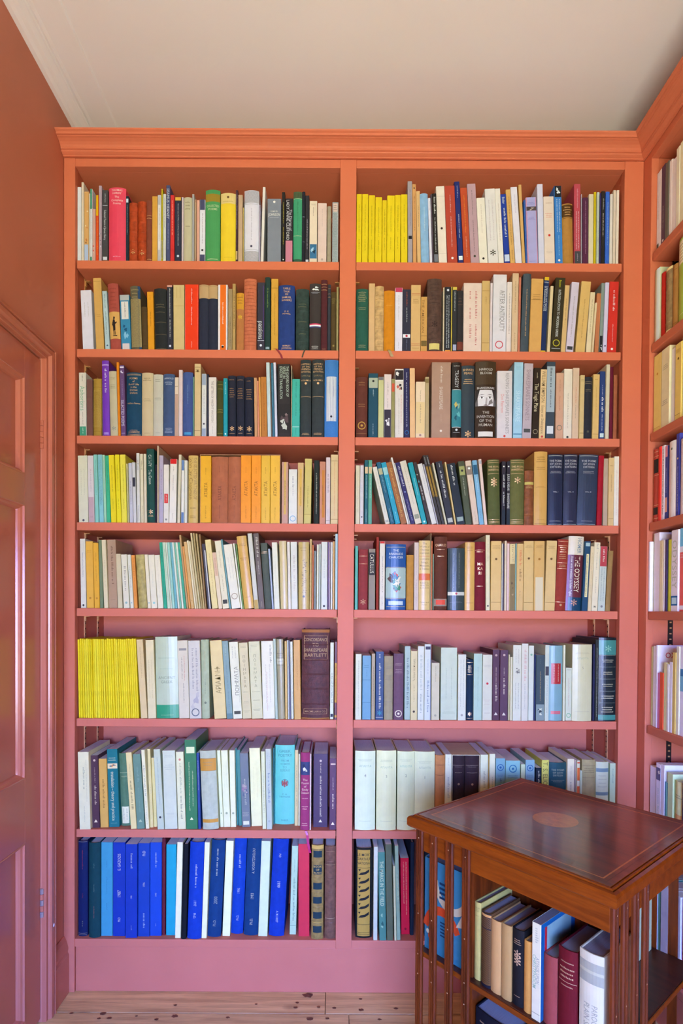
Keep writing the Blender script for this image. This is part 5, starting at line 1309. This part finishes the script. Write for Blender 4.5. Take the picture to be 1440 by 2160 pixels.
# ribbon markers and tabs hanging over the shelf edges
def ribbon(near_x, row, pts, c, wd, name):
    best = min((b for b in BOOKS if b['shelf'].endswith(' ' + ORD[row] + ' shelf') and 'bay' in b['shelf']), key=lambda b: abs(b['m'].translation.x - near_x))
    inv = best['m'].inverted(); g = MB(); vs = []
    for (px, py, Y) in pts:
        p = on_y(px, py, Y); vs += [inv @ Vector((p.x - wd / 2, p.y, p.z)), inv @ Vector((p.x + wd / 2, p.y, p.z))]
    for (px, py, Y) in pts:
        p = on_y(px, py, Y); vs += [inv @ Vector((p.x - wd / 2, p.y - 0.0004, p.z)), inv @ Vector((p.x + wd / 2, p.y - 0.0004, p.z))]
    k = len(pts); fs = []
    for i in range(k - 1):
        a = 2 * i; fs += [(a, a + 1, a + 3, a + 2), (2 * k + a, 2 * k + a + 2, 2 * k + a + 3, 2 * k + a + 1), (a, a + 2, 2 * k + a + 2, 2 * k + a), (a + 1, 2 * k + a + 1, 2 * k + a + 3, a + 3)]
    g.add(vs, fs).build(name, 'ribbon', best['o'], alb(c, ILL[row]))
zz = SHY
ribbon(on_y(594, 736, 0).x, 1, [(577, 735.3, 0.012), (582, 735.6, 0.0035), (588, 742, 0.0025), (593, 750, 0.0028), (595, 757, 0.003)], '98282c', 0.006, 'ribbon_marker')
ribbon(on_y(640, 737, 0).x, 1, [(645, 736.2, 0.012), (643, 737.5, 0.0035), (639, 746, 0.0025), (637, 754, 0.003)], '4a4a34', 0.004, 'ribbon_marker')
ribbon(on_y(822, 739, 0).x, 1, [(819, 737.5, 0.012), (821, 739.5, 0.003), (825, 748, 0.002), (827, 752, 0.003)], 'b89860', 0.009, 'cloth_marker')
ribbon(on_y(641, 1752, 0).x, 6, [(645, 1749, 0.02), (645, 1753, 0.002), (648, 1762, -0.001), (649, 1775, -0.001), (652, 1792, 0.0), (654, 1799, 0.002)], 'b8208c', 0.007, 'ribbon_marker')

# ------------------------------------------------------------------ books of the side bookcase (spines face left)
SIDE = '''
1 1377.5 1390 376 p c8a098|g .3 .6 765|q .9 .95 543
1 1390 1394 362 t e8c890
1 1394 1402 352 p 4a2a34|g .5 .8 ba8|c .93 eac
1 1402 1409 349 p 5a4838
1 1409 1416 346 t e8d090
1 1416 1425 344 p d8c0b8
1 1425 1432 318 p d0a880
1 1432 1447 307 p e0b878
2 1372 1389 582 j b8ac80|s .5 1 0 1 c0c8a8
2 1389.5 1400 584 h b02418|r .5 801810
2 1400.5 1414 574 L 8a6840|b 0 .04 e0b070|b .95 1 e8b878
2 1415 1426 566 h a06830|r .08 6a3c18|r .92 6a3c18
2 1427 1448 512 j 98a038|b .03 .3 e0c890|G .06 .28 6a5c28 6|r .9 d8cc80
3 1378 1393 755 p d8a058|c .25 a86828|r .95 a87030
3 1394 1411 742 p c8a880|G .2 .27 6a5848 3|G .65 .72 6a5848 3
3 1411.5 1422 742 p f0e4dc
3 1423 1436 730 p d89c50|G .07 .12 8a5c20 3|c .2 6a4418|r .93 6a4418
3 1436.5 1450 715 p e8b868
4 1374 1387.5 952 h a84034|q .14 .33 2a2220|q .8 .9 2a2220|r .04 d8a080|r .1 d8a080|r .36 d8a080|r .77 d8a080|r .95 d8a080
4 1388 1392.5 944 t d83028
4 1393 1400.5 943 p e8e0e0|k .05 .95 2a2828
4 1401 1407.5 943 p 3a3a78|b 0 .15 d87888|b .7 .9 d89080|g .3 .65 c8c8e8
4 1408 1423 935 j d8ccb8|c .1 665|g .25 .9 b0a088
4 1423.5 1432 918 p 3a3a88|c .3 d0a868|g .4 .95 c8b8d8
4 1432.5 1447 928 j d8ccc0|g .3 .9 b0a8a0
5 1365.5 1370 1144 t eceef4
5 1370.5 1378 1128 p b0a090|g .35 .6 4a4440|c .85 4a4440
5 1378.5 1390 1126 p d0e4ec
5 1390.5 1397 1141 p c8b09c|g .05 .4 98846c
5 1397.5 1401 1140 t ece8c8
5 1401.5 1405 1139 t 3a2a50
5 1405.5 1409 1140 t 8a9858
5 1409.5 1414 1139 t c0d040
5 1415 1429.5 1120 p d4d0d0|d .12 .72 98928c ODYSSEY|b .81 .93 18508c|q .83 .91 a8c0e0
5 1430 1449 1116 p d04848|b 0 .22 6aa0d0|b .22 .29 f0e8e8|G .31 .36 f0d0d0 3|b .93 .98 f0d8e0
6 1368 1376 1363 p b8b8a8|g .2 .85 8a8a7c
6 1376.5 1381.5 1362 p e0e4e4
6 1382 1385.7 1361 p eef2f4
6 1386 1390.3 1419 t b060a0
6 1390.6 1398 1418 p e84838
6 1398.4 1405 1397 p c8b8a8|g .5 .8 a09080
6 1405.4 1410 1401 t ece4d8
6 1410.4 1417 1396 p c8d0e8
6 1417.4 1424 1376 p b89868
6 1424.4 1432 1362 p d8d4c8
6 1432.4 1449 1361 p e0e8f0|b .25 .33 3868b0|b .33 .5 6a98d0
7 1370 1382 1614 p d0e0e8|s .6 1 0 1 e8f0f4
7 1382.5 1392.5 1608 p a8b8e8|i .05 .2 4a4880 c8b0c8|k .3 .7 7888c0
7 1393 1400.5 1608 p e8ecff
7 1401 1406.5 1648 t 3868a8|s .6 1 0 1 68b8b8
7 1407 1418.5 1628 p 98a8a0
7 1419.5 1437 1644 h b0a898|G .16 .22 3a4838 2|b .42 .5 c87868|q .7 .8 68a0c0
7 1438 1452 1648 p 3a2a50
8 1372 1384 1842 p c8d8e0
8 1384.5 1392 1850 p 5890a8
8 1393 1409 1846 p b8d0d8
8 1410 1418 1870 p d0d4c0
8 1419 1435 1852 p a8c8d8
8 1436 1452 1862 h a02048
'''
so = {}; lasty = {}
for ln in SIDE.strip().split('\n'):
    parts = ln.split('|'); tk = parts[0].split(); row = int(tk[0]) - 1; x0, x1, yt = (float(v) for v in tk[1:4]); kind, colr = tk[4], tk[5]
    if row == 4 and kind == 't' and colr == 'eceef4': sx = XR + 0.004
    else: sx = XR + rnd.uniform(0.010, 0.016)
    ym = (yt + SHY[row]) / 2; ya, yb_ = on_x(x0, ym, sx).y, on_x(x1, ym, sx).y
    ya = min(ya, YS0 - 0.001, lasty.get(row, 9)); lasty[row] = yb_ - 0.0002
    w = ya - yb_ - 0.0004; z = SZ[row]; h = on_x(x0, yt, sx).z - z
    h = max(0.10, min(h, 0.24 if row > 4 else 0.228)); dep = min(0.70 * h, 0.165)
    mat4 = Matrix.Translation((sx, (ya + yb_) / 2, z + 0.0002)) @ Matrix.Rotation(-math.pi / 2, 4, 'Z')
    shelf = 'side bookcase ' + ORD[row] + ' shelf'; so[shelf] = so.get(shelf, 0) + 1
    if kind == 'p' and w < 0.0118: kind = 't'  # slim paperbacks here also join the kind of the pamphlets
    root = make_book(kind, w, h, dep, colr, parts[1:], mat4, SILL[row], shelf)
    if colr == 'eef2f4':
        g = MB(); tx = 'OXFORD'; V2, F2 = text_2d(tx); L = text_len(tx); s = 0.085 / L
        g.add([(w / 2 + 0.0004, 0.022 + a_ * s, h - 0.036 + b_ * s * 1.1) for a_, b_ in V2], F2)
        g.build('cover_lettering', 'ink', root, alb('a83858', SILL[row]))
    reg(root, kind, w, h, colr, parts[1:], shelf, so[shelf], mat4)
# ------------------------------------------------------------------ revolving bookcase
S_TOP, H_TOP = 0.472, CAMZ - 0.470
L_ = on_z(858.7, 1716.7, H_TOP); F_ = on_z(1293.5, 1884, H_TOP); B_ = on_z(1104.6, 1638.3, H_TOP)
phi = math.atan2(F_.y - L_.y, F_.x - L_.x)
S_TOP = ((F_ - L_).length + (B_ - L_).length) / 2
ex = Vector((math.cos(phi), math.sin(phi), 0)); ey = Vector((-math.sin(phi), math.cos(phi), 0))
CEN = L_ + (ex + ey) * S_TOP / 2
rv = empty('revolving_bookcase', (CEN.x, CEN.y, 0), (0, 0, phi))
tag(rv, 'square mahogany revolving bookcase with slatted sides and inlaid top', 'bookcase')
RM = Matrix.Translation((CEN.x, CEN.y, 0)) @ Matrix.Rotation(phi, 4, 'Z')
HT = S_TOP / 2
# top: moulded edge, field, crossbanding, stringing and oval medallion
tp = [(HT - 0.018, H_TOP), (HT - 0.0175, H_TOP - 0.0035), (HT - 0.0165, H_TOP - 0.0035), (HT - 0.0155, H_TOP - 0.0005), (HT - 0.0125, H_TOP - 0.0005), (HT - 0.0115, H_TOP - 0.002), (HT - 0.011, H_TOP - 0.0055), (HT - 0.0095, H_TOP - 0.0055), (HT - 0.009, H_TOP - 0.003), (HT - 0.003, H_TOP - 0.0045), (HT + 0.0005, H_TOP - 0.009), (HT + 0.0005, H_TOP - 0.024), (HT - 0.002, H_TOP - 0.028), (HT - 0.014, H_TOP - 0.030)]
mo = MB()
vs = []; fs = []
for a, z in tp: vs += [(-a, -a, z), (a, -a, z), (a, a, z), (-a, a, z)]
for i in range(len(tp) - 1):
    for k in range(4): fs.append((4 * i + k, 4 * (i + 1) + k, 4 * (i + 1) + (k + 1) % 4, 4 * i + (k + 1) % 4))
fs.append(tuple(4 * (len(tp) - 1) + k for k in (0, 3, 2, 1)))
mo.add(vs, fs).build('moulded_edge', 'mahogany_rail', rv)
a = HT - 0.018
MB().add([(-a, -a, H_TOP), (a, -a, H_TOP), (a, a, H_TOP), (-a, a, H_TOP)], [(0, 1, 2, 3)]).build('top_panel', 'mahogany_top', rv)
def ring(a0, a1, z, nm, m):
    g = MB(); v = [(s1 * a0, s2 * a0, z) for s1, s2 in ((-1, -1), (1, -1), (1, 1), (-1, 1))] + [(s1 * a1, s2 * a1, z) for s1, s2 in ((-1, -1), (1, -1), (1, 1), (-1, 1))]
    g.add(v, [(k, (k + 1) % 4, 4 + (k + 1) % 4, 4 + k) for k in range(4)]).build(nm, m, rv)
ring(HT - 0.0385, HT - 0.0415, H_TOP + 0.0001, 'stringing', 'inlay'); ring(HT - 0.0300, HT - 0.0310, H_TOP + 0.0001, 'edge_stringing', 'mahogany_shelf')
md = MB(); k = 40; rot = -phi
def ov(rx, ry, t): 
    x, y = rx * math.cos(t), ry * math.sin(t); return (x * math.cos(rot) - y * math.sin(rot), x * math.sin(rot) + y * math.cos(rot), H_TOP + 0.00012)
md.add([ov(0.049, 0.046, i * 2 * math.pi / k) for i in range(k)], [tuple(range(k))]).build('oval_medallion', 'inlay', rv)
for q in range(14):
    t0 = q * 2 * math.pi / 14
    MB().add([(p[0], p[1], H_TOP + 0.0002) for p in (ov(0.010, 0.010, t0 - 0.2), ov(0.040, 0.038, t0 - 0.16), ov(0.044, 0.041, t0), ov(0.040, 0.038, t0 + 0.16), ov(0.010, 0.010, t0 + 0.2))], [(0, 1, 2, 3, 4)]).build('shell_petal', 'inlay', rv)
HB = HT - 0.016                           # half width of the body
APR = H_TOP - 0.030; APB = APR - 0.050    # apron
SH1 = 0.378; STH = 0.012; SH0 = 0.115     # middle and bottom shelf tops
def face_box(kf, nm, x0, x1, y0, y1, z0, z1, m, bevel=0.001):
    """A board given in the frame of face kf (0 = front-left face, then anticlockwise seen from above)."""
    Rz = Matrix.Rotation(kf * math.pi / 2, 3, 'Z'); g = MB().box(x0, x1, y0, y1, z0, z1)
    g.v = [tuple(Rz @ Vector(p)) for p in g.v]
    return g.build(nm, m, rv, bevel=bevel)
MB().box(-HB + 0.004, HB - 0.004, -HB + 0.004, HB - 0.004, SH1 - STH, SH1).build('middle_shelf', 'mahogany_shelf', rv, bevel=0.002)
MB().box(-HB - 0.004, HB + 0.004, -HB - 0.004, HB + 0.004, SH0 - 0.02, SH0).build('bottom_shelf', 'mahogany_rail', rv, bevel=0.003)
MB().box(-HB + 0.004, HB - 0.004, -HB + 0.004, HB - 0.004, APR - 0.006, APR - 0.0005).build('top_board', 'mahogany', rv)
slat_px = [(872.5, 890), (906.6, 924), (939.5, 959), (975, 995)]
inv = RM.inverted()
def s_on_face(px):                        # where a pixel column meets the front-left face
    d = ray(px, 1850); n = -ey; P = CEN + n * HB
    t = ((P - CO).dot(n)) / d.dot(n); return (inv @ (CO + d * t)).x
SLX = [(s_on_face(p), s_on_face(q)) for p, q in slat_px]
SLX = [(-HB + 0.001, -HB + 0.021)] + [(a + 0.001, b - 0.003) for a, b in SLX[1:]]
def slat(kf, x0, x1):
    z0, z1 = SH0 - 0.0, APR - 0.001
    Rz = Matrix.Rotation(kf * math.pi / 2, 3, 'Z'); w = x1 - x0
    pr = [(0, 0.001), (0.0, -0.003), (0.12, -0.006), (0.30, -0.006), (0.36, -0.0035), (0.44, -0.0035), (0.48, -0.006), (0.54, -0.006), (0.60, -0.0035), (0.68, -0.0035), (0.74, -0.006), (0.88, -0.006), (1.0, -0.003), (1.0, 0.001)]
    A = [Rz @ Vector((x0 + u * w, -HB + y, z0)) for u, y in pr]; B = [Rz @ Vector((x0 + u * w, -HB + y, z1)) for u, y in pr]
    o = MB().loft([tuple(p) for p in A], [tuple(p) for p in B]).build('slat', 'mahogany', rv)
    for z in (APR - 0.02, SH1 - 0.004, SH1 - 0.05, SH1 + 0.09):
        c = (x0 + x1) / 2; kk = 8
        MB().add([tuple(Rz @ Vector((c + 0.0016 * math.cos(i * 2 * math.pi / kk), -HB - 0.0064, z + 0.0016 * math.sin(i * 2 * math.pi / kk)))) for i in range(kk)] + [tuple(Rz @ Vector((c, -HB - 0.0072, z)))], [(i, (i + 1) % kk, kk) for i in range(kk)]).build('pin_head', 'brass', o)
XD = SLX[3][1] - 0.004                    # where the open compartment starts
for kf in range(4):
    face_box(kf, 'apron', -HB + 0.002, HB - 0.002, -HB + 0.001, -HB + 0.013, APB, APR - 0.006, 'mahogany_rail')
    for a, b in SLX: slat(kf, a, b)
    face_box(kf, 'shelf_lipping', XD, HB - 0.005, -HB + 0.001, -HB + 0.0038, SH1 - STH + 0.0005, SH1 - 0.0005, 'mahogany_rail')
    face_box(kf, 'shelf_lipping', -HB + 0.005, XD - 0.0005, -HB + 0.0065, -HB + 0.0095 - 0.0058, SH1 - STH + 0.0005, SH1 - 0.0005, 'mahogany_rail')
    for z0, z1 in ((SH0, SH1 - STH), (SH1, APB + 0.03)):
        face_box(kf, 'partition', XD - 0.007, XD, -HB + 0.014, -XD - 0.0075, z0 + 0.0005, z1, 'mahogany')
MB().box(-0.02, 0.02, -0.02, 0.02, SH0, APR - 0.006).build('centre_post', 'mahogany', rv)
for s1, s2 in ((-1, -1), (1, -1), (1, 1), (-1, 1)):
    lg = MB(); c = (s1 * (HB - 0.06), s2 * (HB - 0.06)); kk = 8
    for (r0, z0), (r1, z1) in (((0.012, 0.0), (0.018, 0.02)), ((0.018, 0.02), (0.014, 0.05)), ((0.014, 0.05), (0.02, SH0 - 0.0205))):
        lg.loft([(c[0] + r0 * math.cos(i * 2 * math.pi / kk), c[1] + r0 * math.sin(i * 2 * math.pi / kk), z0) for i in range(kk)], [(c[0] + r1 * math.cos(i * 2 * math.pi / kk), c[1] + r1 * math.sin(i * 2 * math.pi / kk), z1) for i in range(kk)])
    lg.build('foot', 'mahogany', rv)

# books in the revolving bookcase: x on the front-left face from pixel columns at mid height
REV = '''
995.5 1012 1899 h c0b888 0 .018|G .06 .12 7a7048 3|G .16 .18 7a7048 1
1012.5 1033 1921 h 6a4c3c 0 .012|b 0 .015 1c1c34|b .015 .05 c89870|b .05 .06 1c1c34|b .2 .215 1c1c34|p .06 .2 2a2020 6a5040|p .22 .95 3a281c 6a4e36|b .96 1 1c1c34
1033.5 1054.5 1937 j c8a080 0 .012
1055.5 1076.5 1946 j b89878 0 .012
1077.5 1103 1955 h 1c1c26 0 .014|G .12 .2 au 3|m .32 au|m .38 au|m .42 au|G .86 .88 au 1
1103.5 1120 1982 h d09a60 0 .012
1120.5 1140 1943 p e0e4f4 0 .008|k .05 .22 a8b0c8|d@.68 .35 .62 7a8ab8 ATTACK UPON|d@.32 .33 .68 6aa8b0 CHRISTENDOM|r .93 99a
1144 1173 2010 h 984858 0 .014
1174 1216 1994 h 6a1428 0 .012|G .13 .16 au 1|G .19 .34 au 3|r .37 au|G .4 .43 au 1
1219 1284 1999 j d8dcf0 0 .006|b .09 .3 a8b0c8|b .17 .2 c0c8d8|d@.68 .5 .97 8a90a8 PAROCHIAL AND|d@.36 .5 .97 8a90a8 PLAIN SERMONS
'''
def s_face(px, py, inset):
    d = ray(px, py); n = -ey; P = CEN + n * (HB - inset)
    t = ((P - CO).dot(n)) / d.dot(n); return inv @ (CO + d * t)
ro = 0
for ln in REV.strip().split('\n'):
    parts = ln.split('|'); tk = parts[0].split(); x0, x1, yt = (float(v) for v in tk[:3]); kind, colr, inset = tk[3], tk[4], float(tk[6])
    a, b = s_face(x0, 2050, inset), s_face(x1, 2050, inset); h = s_face(x0 + 1, yt, inset).z - SH1
    h = max(0.13, min(h, APB - SH1 + 0.012)); a.x = max(a.x, XD + 0.0005); b.x = min(b.x, HB - 0.0145)
    w = b.x - a.x - 0.0006
    mat4 = RM @ Matrix.Translation(((a.x + b.x) / 2, -HB + inset, SH1 + 0.0002))
    ro += 1; dep = min(0.72 * h, 0.14)
    root = make_book(kind, w, h, dep, colr, parts[1:], mat4, RILL, 'revolving')
    if colr == 'e0e4f4':
        MB().box(w / 2 + 0.00005, w / 2 + 0.0003, 0.0012, dep, 0.0005, h - 0.0002).build('blue_cover', 'paper', root, alb('1060c8', RILL))
        MB().box(w / 2 + 0.0003, w / 2 + 0.0005, 0.022, dep * 0.86, h * 0.60, h * 0.95).build('cover_label', 'paper', root, alb('88b0e0', RILL))
        MB().box(w / 2 + 0.0003, w / 2 + 0.0005, 0.014, 0.022, h * 0.60, h * 0.95).build('cover_border', 'paper', root, alb('b82848', RILL))
    reg(root, kind, w, h, colr, parts[1:], 'revolving bookcase upper tier', ro, mat4)
# the tall blue picture book behind the slats and a pale book leaning beside it
def loose(kind, w, h, dep, colr, decs, x, y, z, rz, lean, label):
    m4 = RM @ Matrix.Translation((x, y, z)) @ Matrix.Rotation(rz, 4, 'Z') @ Matrix.Rotation(lean, 4, 'Y')
    o = make_book(kind, w, h, dep, colr, decs, m4, RILL, 'rev'); tag(o, label, 'book', 'books in the revolving bookcase'); return o, w, h, dep
CD = XD - 0.007 + HB - 0.010
o, w, h, dep = loose('j', 0.03, 0.212, CD, '3c88d0', [], -HB + 0.004, -HB + 0.036, SH1 + 0.0004, -math.pi / 2, 0, 'blue picture book with orange shapes behind the slats of the revolving bookcase')
def cover_shape(pts, c, k, nm='cover_shape'):
    MB().add([(w / 2 + 0.0002 + k * 0.00012, p[0] * dep, p[1] * h) for p in pts], [tuple(range(len(pts)))]).build(nm, 'ink', o, alb(c, RILL))
import math as _m
def blob(cx, cy, rx, ry, t0=0, t1=2 * math.pi, n=16): return [(cx + rx * math.cos(t0 + (t1 - t0) * i / n), cy + ry * math.sin(t0 + (t1 - t0) * i / n)) for i in range(n)]
def arc_band(cx, cy, r0, r1, t0, t1, n=12): return [(cx + r1 * math.cos(t0 + (t1 - t0) * i / n), cy + r1 * 0.8 * math.sin(t0 + (t1 - t0) * i / n)) for i in range(n + 1)] + [(cx + r0 * math.cos(t0 + (t1 - t0) * i / n), cy + r0 * 0.8 * math.sin(t0 + (t1 - t0) * i / n)) for i in range(n, -1, -1)]
cover_shape(arc_band(0.42, 0.18, 0.32, 0.44, 0.5, 2.9), 'e05030', 0); cover_shape(blob(0.18, 0.16, 0.07, 0.05), 'e05030', 1); cover_shape(blob(0.55, 0.12, 0.05, 0.04), 'e04030', 1)
cover_shape(arc_band(0.62, 0.82, 0.30, 0.40, 3.2, 5.6), 'd8ccd0', 0); cover_shape(blob(0.10, 0.20, 0.035, 0.025), 'e8e8f0', 2); cover_shape(blob(0.60, 0.07, 0.05, 0.035), 'e8e8f0', 2)
cover_shape([(0.72, 0.4), (0.98, 0.72), (0.98, 0.45)], 'd8d0d8', 1); cover_shape(blob(0.5, 0.83, 0.03, 0.025), 'c83830', 2)
for q in range(4): cover_shape([(0.36, 0.62 + q * 0.05), (0.56, 0.62 + q * 0.05), (0.56, 0.645 + q * 0.05), (0.36, 0.645 + q * 0.05)], '1c4078', 2, 'printed_line')
for q in range(5): cover_shape([(0.38, 0.22 + q * 0.035), (0.64, 0.22 + q * 0.035), (0.64, 0.235 + q * 0.035), (0.38, 0.235 + q * 0.035)], '1c4078', 2, 'printed_line')
loose('p', 0.012, 0.205, CD, 'c8d4f0', [], -HB + 0.006, -HB + 0.066, SH1 + 0.0004, -math.pi / 2, 0.0, 'pale blue book behind the blue picture book in the slatted compartment')
loose('h', 0.035, 0.20, CD, '1c2c58', [], -HB + 0.006, -HB + 0.096, SH1 + 0.0004, -math.pi / 2, 0, 'navy book deep inside the slatted compartment of the revolving bookcase')
# books whose pale covers show through the slats of the front-right face
loose('p', 0.020, 0.205, 0.125, 'b8d8e4', ['g .1 .9 3868a0'], HB - 0.10, HB - 0.0095 - 0.006 - 0.125 * 0 - 0.0, SH1 + 0.0004, math.pi, 0, 'pale blue-white book on the far side of the revolving bookcase')
loose('h', 0.10, 0.205, 0.135, '10142c', ['G .1 .2 au 3'], XD + 0.056, -HB + 0.014, SH0 + 0.0004, 0, 0, 'large dark navy book with gilt lettering on the lower tier')
loose('h', 0.04, 0.20, 0.135, '8a8c84', [], XD + 0.130, -HB + 0.016, SH0 + 0.0004, 0, 0, 'grey book beside the navy volume on the lower tier')

# ------------------------------------------------------------------ labels for every shelved book
ORDW = ['first', 'second', 'third', 'fourth', 'fifth', 'sixth', 'seventh', 'eighth', 'ninth', 'tenth', 'eleventh', 'twelfth', 'thirteenth', 'fourteenth', 'fifteenth', 'sixteenth', 'seventeenth', 'eighteenth', 'nineteenth']
def ordw(n):
    if n <= 19: return ORDW[n - 1]
    tens = {2: 'twent', 3: 'thirt', 4: 'fort', 5: 'fift', 6: 'sixt', 7: 'sevent'}[n // 10]
    return tens + 'ieth' if n % 10 == 0 else tens + 'y-' + ORDW[n % 10 - 1]
shelves = {}
for b in BOOKS: shelves.setdefault(b['shelf'], []).append(b)
for sh, bs in shelves.items():
    mh = sorted(b['h'] for b in bs)[len(bs) // 2]
    for b in bs:
        ad = []
        if b['h'] > mh + 0.022: ad.append('tall')
        elif b['h'] < mh - 0.030: ad.append('short')
        if b['w'] > 0.034: ad.append('thick')
        base = ' '.join(ad + [cname(b['c']), KINDWORD[b['kind']]])
        det = []
        for d in b['decs']:
            t = d.split(' '); op = t[0].split('@')[0]
            if op == 'b':
                pos = 'top' if float(t[2]) < 0.35 else ('foot' if float(t[1]) > 0.6 else 'spine')
                det.append((0, f'{cname(t[3])} band at {pos}' if pos != 'spine' else f'{cname(t[3])} spine band'))
            elif op == 'i': det.append((1, 'pictorial spine'))
            elif op == 'p': det.append((2, 'patterned spine'))
            elif op == 'q': det.append((1, f'{cname(t[3])} label'))
            elif op in ('d', 'u', 'h', 'k', 'g', 'g2', 'G'): det.append((3, f'{cname(t[3])} lettering')) if cname(t[3]) != cname(b['c']) else None
            elif op in ('m', 'C', 'c', 'v'): det.append((4, f'{cname(t[2])} emblem'))
            elif op == 'r': det.append((5, f'{cname(t[2])} rules'))
        det = [x for _, x in sorted(set(det))]
        b['base'] = base; b['det'] = det
        b['look'] = base + (f' with {det[0]}' if det else '')
    for b in bs:
        same = [c for c in bs if c['look'] == b['look']]
        i = bs.index(b); where = sh if sh.startswith('side') or sh.startswith('rev') else sh
        if len(same) == 1: lab = b['look'] + ', ' + where
        else:
            l2 = b['base'] + (' with ' + ' and '.join(b['det'][:2]) if b['det'] else '')
            full = [c for c in same if c['det'][:2] == b['det'][:2]]
            nb = bs[i - 1] if i else None
            if len(full) == 1 and len(b['det']) > 1 and len((l2 + ' ' + where).split()) <= 15: lab = l2 + ', ' + where
            elif nb and nb['base'] != b['base'] and sum(1 for c in same if bs.index(c) and bs[bs.index(c) - 1]['base'] == nb['base']) == 1 and len(b['base'].split()) + len(nb['base'].split()) + len(where.split()) <= 12:
                lab = f"{b['base']} just right of {nb['base']}, {where}"
            else: lab = f"{b['base']}, {ordw(b['order'])} from left end, {where}"
        if len(lab.replace('-', ' ').split()) > 16: lab = f"{b['base']}, {ordw(b['order'])} from left, {where}"
        b['label'] = lab
    seen = {}
    for b in bs: seen.setdefault(b['label'], []).append(b)
    for l, q in seen.items():
        if len(q) > 1:
            for b in q: b['label'] = f"{b['base']}, {ordw(b['order'])} from left end, {sh}"
    for b in bs: tag(b['o'], b['label'], {'t': 'softcover', 'm': 'journal'}.get(b['kind'], 'book'), 'books on the ' + sh)
